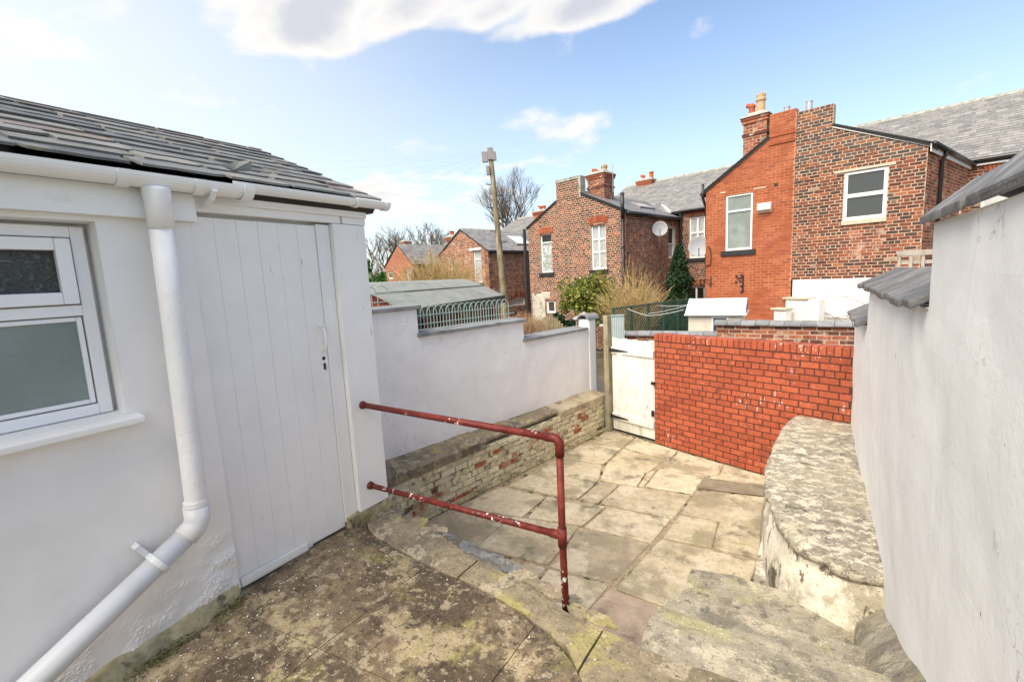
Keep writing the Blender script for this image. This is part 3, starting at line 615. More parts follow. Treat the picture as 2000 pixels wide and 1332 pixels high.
# steps ---------------------------------------------------------------
T = Thing('stone_steps', (-.15, 2.6, 0), 'three worn grey stone steps leading down from the platform', 'steps')
for (x0, y0, y1, z0, z1, sk) in ((-.73, 2.66, 3.62, 0, .47, 0), (-.71, 2.20, 2.86, .2, .74, 0), (-.66, 1.80, 2.36, .45, 1.0, 0)):
    mb = roughbox((x0, y0, z0), (.43, y1, z1), (7, 7, 7), .018, 4)
    for p in mb.v:
        if p.z > z1-.05 and p.y > y1-.12: p.z -= .012
        p.y += .05*(p.x+.15)
    T.part('tread', mb, 'stone_step', smooth=False, bevel=0)
# mortar haunch against the right wall
mb = MB(); vs = []
for j in range(13):
    y = 1.75+1.75*j/12
    z = 1.235-.70*(j/12)**1.05+.02*noise.noise(Vector((y*3, 1, 0)))
    for i, (dx, dz) in enumerate(((0, .09), (-.035, .05), (-.085, .0), (-.13, -.06), (-.15, -.22))):
        e = .018*noise.noise(Vector((i*1.7, y*6, 2)))
        vs.append((.442+dx+e, y, z+dz+e))
mb.add(vs, [(j*5+i, j*5+i+1, (j+1)*5+i+1, (j+1)*5+i) for j in range(12) for i in range(4)]); T.part('mortar_fillet', mb, 'stone_step', smooth=True)
# rubble footing beside the steps
mb = MB(); vs = [];
out = [Vector(p) for p in ((-1.44, 3.60, .012), (-.78, 3.58, .012), (-.74, 2.9, .02), (-.72, 2.1, .05), (-1.2, 2.0, .05), (-1.58, 2.1, .03), (-1.55, 2.9, .012))]
c = sum(out, Vector())/len(out); mid = [c+(p-c)*.7+Vector((0, 0, .03+.03*noise.noise(p*9))) for p in out]; low = [p-Vector((0, 0, .1)) for p in out]
n = len(out); mb.add(low+out+mid+[c+Vector((0, 0, .045))], [(i, (i+1) % n, n+(i+1) % n, n+i) for i in range(n)]+[(n+i, n+(i+1) % n, 2*n+(i+1) % n, 2*n+i) for i in range(n)]+[(2*n+i, 2*n+(i+1) % n, 3*n) for i in range(n)])
T.part('rubble_footing', mb, 'pink_mortar')

# plinth with curved front ---------------------------------------------
T = Thing('stone_plinth', (.1, 4.8, 0), 'rounded raised bed of peeling whitewash with grey lichened top against the right wall', 'raised bed')
ctl = [(-.10, 6.72), (-.20, 6.3), (-.27, 5.6), (-.30, 5.0), (-.285, 4.6), (-.24, 4.2), (-.15, 3.85), (-.02, 3.60), (.14, 3.47), (.30, 3.43), (.46, 3.44)]
pts = []
for i in range(len(ctl)-1):
    p0, p1, p2, p3 = [Vector((*ctl[max(0, min(len(ctl)-1, i+k))], 0)) for k in (-1, 0, 1, 2)]
    for t in (0, .2, .4, .6, .8): pts.append(.5*((2*p1)+(p2-p0)*t+(2*p0-5*p1+4*p2-p3)*t*t+(3*p1-p0-3*p2+p3)*t**3))
pts.append(Vector((*ctl[-1], 0)))
def offs(d):
    r = []
    for i, p in enumerate(pts):
        t = (pts[min(i+1, len(pts)-1)]-pts[max(i-1, 0)]).normalized(); r.append(p+Vector((t.y, -t.x, 0))*(-d) if False else p+Vector((-t.y, t.x, 0))*(-d))
    return r
SG = 1 if offs(.1)[25].x < pts[25].x else -1
def outward(d): return offs(d*SG)      # positive = away from the wall
def ztop(p): return .905+.02*(p.y-4.8)/2
rings = []
for d, z in ((.05, -.02), (.035, .2), (.03, .45), (.012, .62), (-.012, .72), (-.03, .80), (-.035, .85)):
    rings.append([p+Vector((0, 0, z-(max(0, noise.noise(Vector((i*.31, 1.3, 0)))-.05)*.35 if z > .7 and p.y < 5.6 else 0)))+Vector((noise.noise(p*3+Vector((0, 0, z*4))), noise.noise(p*3+Vector((7, 0, z*4))), 0))*.025 for i, p in enumerate(outward(d))])
n = len(pts); mb = MB(); mb.add([q for r in rings for q in r], [(j*n+i, j*n+i+1, (j+1)*n+i+1, (j+1)*n+i) for j in range(len(rings)-1) for i in range(n-1)])
T.part('whitewashed_side', mb, 'plinth_side', smooth=True)
mb = MB(); ins = outward(-.07); mb.add([p+Vector((0, 0, -.02)) for p in ins]+[p+Vector((0, 0, .88)) for p in ins], [(i, i+1, n+i+1, n+i) for i in range(n-1)]); T.part('core', mb, 'cavity')
rings = []
for d, z in ((-.05, -.115), (-.01, -.105), (.018, -.07), (.022, -.035), (.008, -.008), (-.03, .004), (-.10, .006)):
    r = []
    for i, p in enumerate(outward(d)):
        brk = max(0, noise.noise(Vector((i*.31, 1.3, 0)))-.05)*1.6 if p.y < 5.6 else 0      # broken bites out of the lip
        e = noise.noise(p*6+Vector((0, 0, z*9)))*.016
        zz = ztop(p)+z+e*.6+(brk*.16 if z < -.05 else brk*.06 if z < -.02 else 0)
        q = p+(Vector((.3, 5, 0))-p).normalized()*(brk*.10 if z < -.02 else 0)
        r.append(Vector((q.x+e, q.y+e, zz)))
    rings.append(r)
inner = []
for k in (1, 2, 3, 4, 5):
    inner.append([Vector((p.x+(.46-p.x)*k/5, p.y if p.y > 3.9 else p.y+(3.75-p.y)*k/5*.9, ztop(p)+.004+.018*noise.fractal(Vector((p.x*3+k, p.y*2.4, 0)), 1, 2, 3)+.02*k/5)) for p in rings[-1]])
rings += inner; mb = MB(); mb.add([q for r in rings for q in r], [(j*n+i, j*n+i+1, (j+1)*n+i+1, (j+1)*n+i) for j in range(len(rings)-1) for i in range(n-1)])
T.part('weathered_top', mb, 'plinth_top', smooth=True)
# pale foot slab in front of it
ft = [onz(a, b, .30) for a, b in ((1472, 1130), (1478, 1085), (1500, 1000), (1520, 1010), (1560, 1090), (1600, 1170))]
mb = MB(); mb.prism([Vector((p.x, p.y, -.02)) for p in ft], (0, 0, .30)); T.part('foot_slab', mb, 'plinth_side', bevel=.015)
# ================================================================== red brick wall
RA = Vector((-2.112, 7.376, 0)); RB = Vector((.457, 6.517, 0)); ru = (RB-RA).normalized(); rn = Vector((ru.y, -ru.x, 0)); rl = (RB-RA).length-.012
T = Thing('brick_wall', RA+ru*1.3, 'smooth red brick yard wall with an upright brick top course beside the white gate', 'wall')
h = .086; Lb = .2155
mb = MB(); mb.obox(RA+rn*-.006+ru*.004, ru*(rl-.004), rn*-.2, Vector((0, 0, 1.72))); mb.obox(RA+rn*-.008+Vector((0, 0, 1.72))+ru*.006, ru*(rl-.008), rn*-.19, Vector((0, 0, .108))); body = T.part('mortar', mb, 'mortar_dark')
P_first = .195
bm_ = lay(RA, ru, rn, lambda z: [(0, rl)], 0, 20, h, Lb, .011, .002, .1, header=(17, 11), off=P_first-(.5*Lb), rng=random.Random(1), jit=.0012)
s = 0; k = 0
while s < rl-.02:
    wd = min(.0795, rl-s)
    bm_.append(frame(ru, -rn, Vector((0, 0, 1)), RA+ru*(s+wd/2)+rn*-.098+Vector((0, 0, 1.727+.057)), wd-.009, .2, .112)); s += .0805
pieces(T, body, 'brick', bm_, 'brick_red', 300, 'bricks')
# ================================================================== gate
GP = Vector((-3.035, 7.683, 0)); gl = (RA-GP).length
gu = (RA-GP).normalized(); gn = Vector((gu.y, -gu.x, 0))
T = Thing('yard_gate', GP+gu*.5, 'white ledged and braced wooden gate with black strap hinges', 'gate')
x0, x1 = .09, gl-.012; npl = 8
rng = random.Random(2)
for i in range(npl):
    a = x0+(x1-x0)*i/npl; b = x0+(x1-x0)*(i+1)/npl
    mb = MB(); mb.obox(GP+gu*(a+.001)+gn*(-.03+rng.uniform(-.0015, .0015))+Vector((0, 0, .05)), gu*(b-a-.002), gn*-.022, Vector((0, 0, 1.66+rng.uniform(-.015, .012)))); T.part('plank', mb, 'wood_white', bevel=.003)
for z, hh in ((1.44, .12), (.24, .12)):
    mb = MB(); mb.obox(GP+gu*(x0+.004)+gn*-.028+Vector((0, 0, z)), gu*(x1-x0-.008), gn*.03, Vector((0, 0, hh))); T.part('ledge', mb, 'wood_white', bevel=.004)
A_ = GP+gu*(x0+.12)+gn*-.027+Vector((0, 0, 1.44)); B_ = GP+gu*(x1-.12)+gn*-.027+Vector((0, 0, .36))
mb = MB(); mb.hexa([A_, A_+gu*.13, A_+gu*.13+gn*.028, A_+gn*.028] and [B_, B_+gu*.115, B_+gu*.115+gn*.028, B_+gn*.028, A_, A_+gu*.115, A_+gu*.115+gn*.028, A_+gn*.028]); T.part('brace', mb, 'wood_white', bevel=.004)
for z in (1.50, .29):
    o = GP+gu*.03+gn*.006+Vector((0, 0, z)); mb = MB()
    mb.prism([o+Vector((0, 0, -.035)), o+gu*.10+Vector((0, 0, -.03)), o+gu*.42+Vector((0, 0, -.006)), o+gu*.42+Vector((0, 0, .006)), o+gu*.10+Vector((0, 0, .03)), o+Vector((0, 0, .035))], gn*.008)
    mb.tube([o+gu*.01+Vector((0, 0, -.06)), o+gu*.01+Vector((0, 0, .06))], .014, 8); T.part('strap_hinge', mb, 'iron')
mb = MB(); o = GP+gu*(x1-.03)+gn*.0+Vector((0, 0, 1.0)); mb.obox(o, gu*.06, gn*.035, Vector((0, 0, .05))); mb.obox(o+Vector((0, 0, -.54)), gu*.04, gn*.03, Vector((0, 0, .10))); T.part('latch', mb, 'iron', bevel=.004)
mb = MB(); mb.obox(GP+gn*-.05+gu*-.04, gu*.1, gn*.1, Vector((0, 0, 2.11)))
solo('gate_post', mb, 'wood_post', GP, 'tall weathered timber post that the white gate hangs on', 'post', bevel=.008)

# ================================================================== left garden wall
GA = Vector((-4.15, 3.9, 0)); GB = Vector((-3.4, 7.7, 0)); gd = (GB-GA).normalized(); gno = Vector((gd.y, -gd.x, 0))   # outward = towards the patio
T = Thing('garden_wall', GA, 'white rendered garden wall stepping down towards the gate with flat stone coping', 'wall')
segs = [(-2.4, .205, 2.515), (.205, 2.135, 2.165), (2.135, 3.86, 1.85)]
for k, (a, b, zt_) in enumerate(segs):
    nx, nz = int((b-a)*14), int(zt_*12)
    mb = rough_grid(nx, nz, lambda u_, v_: (GA+gd*(a+(b-a)*u_)+Vector((0, 0, zt_*v_)), gno), .012, 1.8, 2)
    mb.obox(GA+gd*a+gno*-.25, gd*(b-a), gno*.21, Vector((0, 0, zt_-.002)))
    if k < 2: mb.add([GA+gd*b+gno*.006+Vector((0, 0, segs[k+1][2]-.1)), GA+gd*b-gno*.25+Vector((0, 0, segs[k+1][2]-.1)), GA+gd*b-gno*.25+Vector((0, 0, zt_)), GA+gd*b+gno*.006+Vector((0, 0, zt_))], [(0, 1, 2, 3)])
    T.part('rendered_wall', mb, 'render_white', smooth=False)
    rng = random.Random(k); s = a-.02
    end = b+(.05 if k < 2 else -.03)
    while s < end-.05:
        ln = min(rng.uniform(.38, .52), end-s)
        if end-s-ln < .15: ln = end-s
        o = GA+gd*(s+.004)+gno*.045+Vector((0, 0, zt_+rng.uniform(0, .004))); mb = MB()
        up = Vector((0, 0, .012)); w_ = gno*-.33
        mb.hexa([o, o+gd*(ln-.008), o+gd*(ln-.008)+w_+up, o+w_+up] and [o, o+gd*(ln-.008), o+gd*(ln-.008)+w_, o+w_, o+Vector((0, 0, .045)), o+gd*(ln-.008)+Vector((0, 0, .045+rng.uniform(-.004, .004))), o+gd*(ln-.008)+w_+Vector((0, 0, .06)), o+w_+Vector((0, 0, .06))])
        T.part('coping_slab', mb, 'coping', bevel=.006); s += ln
# end pier and ridge-tile cap
pe = GA+gd*3.87
mb = MB(); mb.obox(pe+gno*.03, gd*.20, gno*-.24, Vector((0, 0, 2.03))); T.part('pier', mb, 'render_white', bevel=.012)
mb = MB(); mb.obox(pe+gd*.201+gno*.0, gd*.05, gno*-.2, Vector((0, 0, 2.0)))
T.part('exposed_brick_edge', mb, 'brick_worn')
pc = pe+gno*-.09+gd*.12+Vector((0, 0, 2.03)); mb = MB(); prof = []
for r_ in (.135, .108):
    prof.append([Vector((math.cos(t*math.pi/10)*r_, 0, math.sin(t*math.pi/10)*r_*.75)) for t in range(11)])
X_ = gd; 
for a_ in (-.17, .19):
    for pr in prof:
        mb.v += [pc+gno*(-q.x)+gd*a_+Vector((0, 0, q.z)) for q in pr]
for i in range(10):
    mb.f += [(i, i+1, 22+i+1, 22+i), (11+i, 11+i+1, 33+i+1, 33+i), (i, i+1, 11+i+1, 11+i), (22+i, 22+i+1, 33+i+1, 33+i)]
T.part('ridge_tile_cap', mb, 'coping')

# ================================================================== low whitewashed brick bed below it
FA = Vector((-4.02, 2.55, 0)); FB = Vector((-3.115, 7.70, 0)); FA = Vector((-3.824, 3.827, 0))-(Vector((-3.128, 7.691, 0))-Vector((-3.824, 3.827, 0)))*.36
fu = (FB-FA).normalized(); fn = Vector((fu.y, -fu.x, 0)); fl_ = (FB-FA).length
T = Thing('raised_bed', FA+fu*2, 'low raised bed of flaking limewashed brick along the foot of the left garden wall', 'raised bed')
zt_ = .575
mb = MB(); mb.obox(FA+fn*-.008, fu*fl_, fn*-.2, Vector((0, 0, zt_))); body = T.part('mortar', mb, 'mortar_lime')
bl = lay(FA, fu, fn, lambda z: [(0, fl_)], .0, 7, .082, .225, .012, .002, .1, header=(3,), rng=random.Random(8), jit=.009)
bl = [b for b in bl if random.random() > .03]
pieces(T, body, 'brick', bl, 'brick_lime', 300, 'bricks')
# coping: flags with broken front edge
cuts = [0.0, 1.25, 2.35, 3.05, 4.02, 4.62, fl_+.02]
wall_at = lambda s: (GA+gd*(s-1.02))   # approximate partner point on the garden wall
rng = random.Random(21)
for k, (a, b) in enumerate(zip(cuts, cuts[1:])):
    n = max(4, int((b-a)/.07)); vs = []; mb = MB(); ov = [.02, .025, -.035, -.05, .02, .035][k]; top = [.69, .69, .675, .665, .665, .675][k]; th = [.075, .08, .05, .045, .075, .09][k]
    for i in range(n+1):
        s_ = a+.004+(b-a-.008)*i/n; f = FA+fu*s_
        e = ov+.02*noise.noise(Vector((s_*8, k, 0)))+(.03*noise.noise(Vector((s_*17, k, 4))) if k in (2, 3) else 0)
        front = f+fn*e
        # back edge on the garden wall face
        A2, B2 = GA, GB; nn = Vector((-(B2-A2).y, (B2-A2).x, 0)); t = nn.dot(A2-f)/nn.dot(fn); back = f+fn*(t-.0)
        zz = top+.008*noise.noise(Vector((s_*5, 9, 0)))
        midp = front.lerp(back, .5)
        vs += [front+Vector((0, 0, zt_-.004 if th > .06 else zz-th)), front+Vector((0, 0, zz-.012)), front-fn*.015+Vector((0, 0, zz)), midp+Vector((0, 0, zz+.02)), back+Vector((0, 0, zz+.05)), back+Vector((0, 0, zt_-.08))]
    mb.add(vs, [(i*6+j, (i+1)*6+j, (i+1)*6+(j+1) % 6, i*6+(j+1) % 6) for i in range(n) for j in range(6)]+[(0, 1, 2, 3, 4, 5), tuple(n*6+j for j in (5, 4, 3, 2, 1, 0))])
    T.part('coping_flag', mb, 'slab' if k > 3 else 'platform_pale')
mb = MB()
for i in range(30):
    p0 = FA+fu*(fl_*i/30); p1 = FA+fu*(fl_*(i+1)/30); w0 = .05+.03*noise.noise(p0*4); w1 = .05+.03*noise.noise(p1*4); h0 = .05+.03*noise.noise(p0*5); h1 = .05+.03*noise.noise(p1*5)
    mb.add([p0+fn*w0, p1+fn*w1, p1+fn*.004+Vector((0, 0, h1)), p0+fn*.004+Vector((0, 0, h0))], [(0, 1, 2, 3)])
T.part('mortar_fillet', mb, 'moss')

# ================================================================== right-hand white wall
T = Thing('garden_wall', (.6, 3, 0), 'tall white rendered wall on the right with tilted dark slate coping in three steps', 'wall')
wx = .44
for k, (a, b, zt_) in enumerate(((-1.5, 2.735, 2.985), (2.735, 5.30, 2.615), (5.30, 6.62, 2.245))):
    nx, nz = int((b-a)*16), 44
    mb = rough_grid(nx, nz, lambda u_, v_: ((wx, a+(b-a)*u_, zt_*v_), (-1, 0, 0)), .014, 1.5, 20)
    cl = [mb.v[j*(nx+1)+nx].copy() for j in range(nz+1)]; mb.add(cl+[Vector((wx+.32, b, q.z)) for q in cl], [(j, j+1, nz+1+j+1, nz+1+j) for j in range(nz)])
    mb.box((wx+.045, a, 0), (wx+.32, b-.002, zt_-.003)); mb.add([(wx-.005, a, zt_-.004), (wx-.005, b, zt_-.004), (wx+.32, b, zt_-.004), (wx+.32, a, zt_-.004)], [(0, 1, 2, 3)])
    T.part('rendered_wall', mb, 'render_white')
    rng = random.Random(30+k); s = a; stp = .66 if k == 0 else .30
    s = b+.03
    while s > a+.02 and s > -1.4:
        ln = stp*rng.uniform(.85, 1.15); ln = min(ln, s-a)
        dx = rng.uniform(-.012, .012)+(.035 if k == 0 else 0); tl = (.15 if k == 0 else .14)+rng.uniform(-.01, .01); th = .036 if k == 0 else .04
        y0, y1 = s-ln+.006, s-rng.uniform(.004, .014)
        xa, xb = wx-.07+dx, wx+(.12 if k == 0 else .20)
        za = zt_-(.004 if k == 0 else .018)+rng.uniform(-.004, .006); zb = za+tl
        mb = MB(); mb.hexa([(xa, y0, za), (xb, y0, zb-th*.2), (xb, y1, zb-th*.2), (xa+rng.uniform(-.008, .008), y1, za), (xa-.004, y0, za+th), (xb, y0, zb+th), (xb, y1, zb+th), (xa-.004, y1, za+th)])
        T.part('coping_slate', mb, 'coping_dark', bevel=.01)
        mb = MB(); mb.hexa([(xb+.003, y0, zb-.01), (wx+.42, y0, za), (wx+.42, y1, za), (xb+.003, y1, zb-.01), (xb+.003, y0, zb+th-.002), (wx+.42, y0, za+th), (wx+.42, y1, za+th), (xb+.003, y1, zb+th-.002)])
        T.part('coping_slate', mb, 'coping_dark')
        s -= ln

# ================================================================== outhouse
OX = -2.5
T = Thing('outhouse', (-3.6, .9, 1.2), 'white painted outhouse with slate roof, plank door and frosted window', 'outhouse')
def OP(s, w, z): return Vector((OX-w, s, z))      # s along +Y, w into the wall
z0w = 1.12
holes = [(-.75, .69, 2.325, 3.15)]
def owall(a, b, za, zb, seed):
    nx, nz = max(2, int((b-a)*150)), max(2, int((zb-za)*150))
    def Pp(u_, v_):
        y = a+(b-a)*u_; z = za+(zb-za)*v_
        return (Vector((OX, y, z)), Vector((1, 0, 0)))
    mb = rough_grid(nx, nz, Pp, .006, 2.2, 40)
    # old render standing off in blisters low down beside the door
    for p in mb.v:
        d = math.exp(-((p.y-.95)/.16)**2-((p.z-1.42)/.13)**2)+.6*math.exp(-((p.y-.7)/.4)**2-((p.z-1.27)/.10)**2)
        p.x += d*.020*(max(0, noise.noise(Vector((p.y*9, p.z*14, 3)))+.25))*(.4+abs(noise.fractal(Vector((p.y*46, p.z*52, 0)), 1, 2, 4)))*1.7
    return mb
mb = owall(-.8, 1.04, z0w, 2.325, 1)
w2 = owall(.69, 1.04, 2.325, 3.28, 2); mb.add(w2.v, w2.f); w3 = owall(-.8, .69, 3.15, 3.28, 3); mb.add(w3.v, w3.f)
# reveals and returns
mb.add([OP(.69, 0, 2.325), OP(.69, .13, 2.325), OP(.69, .13, 3.15), OP(.69, 0, 3.15)], [(0, 1, 2, 3)])
mb.add([OP(-.75, 0, 3.15), OP(.69, 0, 3.15), OP(.69, .13, 3.15), OP(-.75, .13, 3.15)], [(0, 1, 2, 3)])
mb.add([OP(1.04, 0, z0w), OP(1.04, 0, 3.28), OP(1.04, .06, 3.28), OP(1.04, .06, z0w)], [(0, 1, 2, 3)])
wall_ = T.part('wall', mb, 'render_flaky')
mb = MB()   # rest of the shell: end gable, back and inner lining
mb.prism([(-2.52, 2.05, 1.2), (-5.1, 2.05, 1.2), (-5.1, 2.05, 3.36), (-3.83, 2.05, 3.9), (-2.52, 2.05, 3.36)], (0, -.12, 0))
mb.box((-2.62, 1.04, 1.19), (-2.56, 2.04, 3.3)); mb.box((-5.1, -.8, 0.4), (-5.0, 1.92, 3.36)); mb.box((-2.75, -.8, 1.1), (-2.635, .69, 3.3))
T.part('shell', mb, 'render_white')
mb = MB(); mb.box((-5.0, 1.2, .0), (-2.56, 2.04, 1.19)); T.part('footing', mb, 'render_old')
# window: frame set back, top light above a larger frosted pane
fr = MB(); rec = .10
S0, S1, Z0, Z1 = -.75, .672, 2.335, 3.135
bar(fr, OP, S1-.045, S1, Z0, Z1, rec-.01, rec+.06); bar(fr, OP, S0, S1-.045, Z0, Z0+.045, rec-.01, rec+.06); bar(fr, OP, S0, S1-.045, Z1-.045, Z1, rec-.01, rec+.06)
bar(fr, OP, S0, S1-.045, 2.765, 2.81, rec-.01, rec+.06); bar(fr, OP, -.40, -.36, Z0+.045, Z1-.045, rec-.008, rec+.058)
wn = T.part('window', fr, 'upvc', bevel=.004)
fr = MB()     # opening sash of the top light
a, b, c_, d_ = -.355, S1-.052, 2.815, Z1-.05
for (p, q, r, t) in ((a, a+.05, c_, d_), (b-.05, b, c_, d_), (a+.05, b-.05, c_, c_+.05), (a+.05, b-.05, d_-.05, d_)): bar(fr, OP, p, q, r, t, rec-.03, rec+.03)
T.part('sash', fr, 'upvc', wn, bevel=.006)
mb = MB(); bar(mb, OP, a+.05, b-.05, c_+.05, d_-.05, rec+.0, rec+.012); T.part('pane', mb, 'glass_obscure', wn)
fr = MB(); bd = [(-.355, S1-.05, Z0+.05, 2.76)]
a, b, c_, d_ = bd[0]
for (p, q, r, t) in ((a, a+.018, c_, d_), (b-.018, b, c_, d_), (a+.018, b-.018, c_, c_+.018), (a+.018, b-.018, d_-.018, d_)): bar(fr, OP, p, q, r, t, rec+.0, rec+.03)
T.part('glazing_bead', fr, 'upvc', wn, bevel=.004)
mb = MB(); bar(mb, OP, a+.018, b-.018, c_+.018, d_-.018, rec+.012, rec+.024); T.part('pane', mb, 'glass_frost', wn)
mb = MB(); bar(mb, OP, S0, S1-.09, 2.34, 3.1, rec+.055, rec+.06); T.part('backing', mb, 'cavity', wn)
mb = MB(); mb.hexa([OP(-.8, -.065, 2.285), OP(.735, -.065, 2.285), OP(.735, .12, 2.285), OP(-.8, .12, 2.285), OP(-.8, -.065, 2.315), OP(.735, -.065, 2.315), OP(.735, .12, 2.334), OP(-.8, .12, 2.334)]); T.part('sill', mb, 'render_flaky', wn, bevel=.006, label='chipped cream window sill')
# plank door
dm = MB(); dr = []
rng = random.Random(5)
xsd = [1.045, 1.155, 1.265, 1.375, 1.485, 1.60, 1.72]
door = None
for i, (a, b) in enumerate(zip(xsd, xsd[1:])):
    mb = MB(); zt_ = 3.205+.0*i; zb_ = 1.268+rng.uniform(-.006, .006)
    bar(mb, OP, a+.0004, b-.0004, zb_, zt_, .022+rng.uniform(-.001, .001), .05)
    if door is None:
        door = T.part('door', mb, 'door_white', bevel=.0018)
    else: T.part('plank', mb, 'door_white', door, bevel=.0018)
mb = MB(); bar(mb, OP, 1.05, 1.45, 1.258, 1.315, .004, .021); T.part('weatherboard', mb, 'door_white', door, bevel=.012)
mb = MB()     # thumb latch
bar(mb, OP, 1.668, 1.698, 2.44, 2.62, .014, .022); lt = T.part('latch_plate', mb, 'door_white', door, bevel=.003)
mb = MB(); mb.tube([OP(1.683, .016, 2.60), OP(1.683, -.022, 2.59), OP(1.683, -.032, 2.555), OP(1.683, -.03, 2.50), OP(1.683, -.018, 2.465), OP(1.683, .016, 2.455)], .0075, 8); bar(mb, OP, 1.672, 1.694, 2.603, 2.612, -.03, .016)
T.part('latch_handle', mb, 'door_white', door, smooth=False)
mb = MB(); mb.lathe(OP(1.69, .024, 2.40), [(.012, 0), (.012, .004), (.006, .004)], 10, Vector((1, 0, 0))); bar(mb, OP, 1.684, 1.696, 2.33, 2.37, .014, .022); T.part('keyhole', mb, 'cavity', door)
mb = MB(); bar(mb, OP, 1.722, 1.812, 1.30, 3.215, .012, .06); T.part('door_jamb', mb, 'door_white', bevel=.003)
mb = MB(); bar(mb, OP, 1.815, 2.055, 1.335, 3.222, -.025, .03); T.part('corner_board', mb, 'door_white', bevel=.004)
mb = roughbox((-2.62, 1.73, 1.19), (-2.472, 2.06, 1.333), (4, 4, 4), .008, 9); T.part('footing_stone', mb, 'moss')
# mossy mortar ledge under the wall
mb = MB(); vs = []
for i in range(31):
    y = -.9+1.93*i/30; base = pz(-2.4, y); w_ = .05+.05*noise.noise(Vector((y*4, 0, 5)))+(.04 if .35 < y < .9 else 0); hh = .05+.035*noise.noise(Vector((y*5, 3, 5)))
    if y > .98: w_ *= .3
    for (dx, dz) in ((-.01, hh+.02), (w_*.5, hh), (w_*.85, hh*.45), (w_, -.03)): vs.append((OX+dx, y, base+dz))
mb.add(vs, [(i*4+j, i*4+j+1, (i+1)*4+j+1, (i+1)*4+j) for i in range(30) for j in range(3)]); T.part('mortar_ledge', mb, 'moss', smooth=True)
# fascia, gutters, downpipe
mb = MB(); bar(mb, OP, -.8, 1.058, 3.172, 3.30, -.045, .0); T.part('fascia', mb, 'gutter_white', bevel=.003)
mb = MB(); bar(mb, OP, 1.062, 2.075, 3.226, 3.36, -.012, .03); bar(mb, OP, 1.062, 2.075, 3.27, 3.36, -.028, -.0125); T.part('fascia', mb, 'door_white', bevel=.003)
def gutter(y0, y1, x, z, r, dz=0):
    mb = MB(); vs = []; n = 12
    for (y, zz) in ((y0, z), (y1, z+dz)):
        for rr in (r, r-.004):
            for i in range(n+1):
                t = math.pi*(1+i/n); vs.append((x+math.cos(t)*rr, y, zz+math.sin(t)*rr))
    m_ = n+1
    fs = []
    for i in range(n):
        fs += [(i, i+1, 2*m_+i+1, 2*m_+i), (m_+i, m_+i+1, 3*m_+i+1, 3*m_+i), (i, i+1, m_+i+1, m_+i), (2*m_+i, 2*m_+i+1, 3*m_+i+1, 3*m_+i)]
    fs += [(0, 2*m_, 3*m_, m_), (n, m_+n, 3*m_+n, 2*m_+n)]
    mb.add(vs, fs); return mb
gu_ = T.part('gutter', gutter(-.8, 1.27, -2.395, 3.345, .056, .002), 'gutter_white', smooth=False)
for y in (.765, 1.045): T.part('union_clip', gutter(y-.022, y+.022, -2.395, 3.346, .062), 'gutter_white', gu_)
T.part('stop_end', gutter(1.235, 1.285, -2.395, 3.347, .064), 'gutter_white', gu_)
g2 = T.part('gutter', gutter(1.20, 2.19, -2.41, 3.368, .043, .003), 'gutter_white')
T.part('union_clip', gutter(1.93, 1.955, -2.41, 3.369, .049), 'gutter_white', g2)
mb = gutter(2.16, 2.20, -2.41, 3.370, .048); mb.add([(-2.41+math.cos(math.pi*(1+i/12))*.048, 2.2, 3.37+math.sin(math.pi*(1+i/12))*.048) for i in range(13)], [tuple(range(13))]); T.part('stop_end', mb, 'gutter_white', g2)
mb = MB(); mb.tube([(-2.47, 1.10, 3.25), (-2.44, 1.10, 3.255), (-2.38, 1.10, 3.275), (-2.345, 1.10, 3.31)], .014, 6); T.part('gutter_bracket', mb, 'gutter_white', gu_)
mb = MB(); mb.lathe((-2.395, .885, 3.12), [(.049, 0), (.049, .12), (.053, .13), (.053, .16), (.055, .175)], 18); T.part('outlet', mb, 'gutter_white', gu_, smooth=True)
mb = MB(); mb.tube([(-2.398, .885, 3.16), (-2.40, .882, 2.8), (-2.402, .874, 2.3), (-2.405, .866, 1.84), (-2.405, .862, 1.78)], .0465, 20, True); dpipe = T.part('downpipe', mb, 'pipe_flaky', smooth=True)
mb = MB(); mb.tube([(-2.405, .862, 1.84), (-2.405, .861, 1.78), (-2.405, .845, 1.745), (-2.405, .80, 1.715)], .0535, 20); T.part('elbow', mb, 'pipe_grey', dpipe, smooth=True)
pd0 = Vector((-2.405, .80, 1.715)); pd1 = Vector((-2.39, -.35, 1.05)); pd1 = Vector((-2.405, .80, 1.715))+(Vector((-2.405, .165, 1.36))-Vector((-2.405, .80, 1.715)))*1.5
mb = MB(); mb.tube([pd0, pd1], .048, 20); T.part('waste_pipe', mb, 'pipe_grey', dpipe, smooth=True)
q = pd0.lerp(pd1, .12); dd = (pd1-pd0).normalized(); mb = MB(); mb.tube([q-dd*.012, q+dd*.012], .0575, 20); nn_ = Vector((0, -dd.z, dd.y)); mb.obox(q-dd*.012+Vector((-.09, 0, 0))+nn_*(.03 if nn_.z > 0 else -.03), dd*.024, Vector((.05, 0, 0)), nn_*(.075 if nn_.z > 0 else -.075)); T.part('pipe_clip', mb, 'pipe_grey', dpipe)
mb = MB(); mb.tube([(-2.405, .8635, 1.87), (-2.405, .863, 1.845)], .051, 20); T.part('pipe_collar', mb, 'pipe_flaky', dpipe)
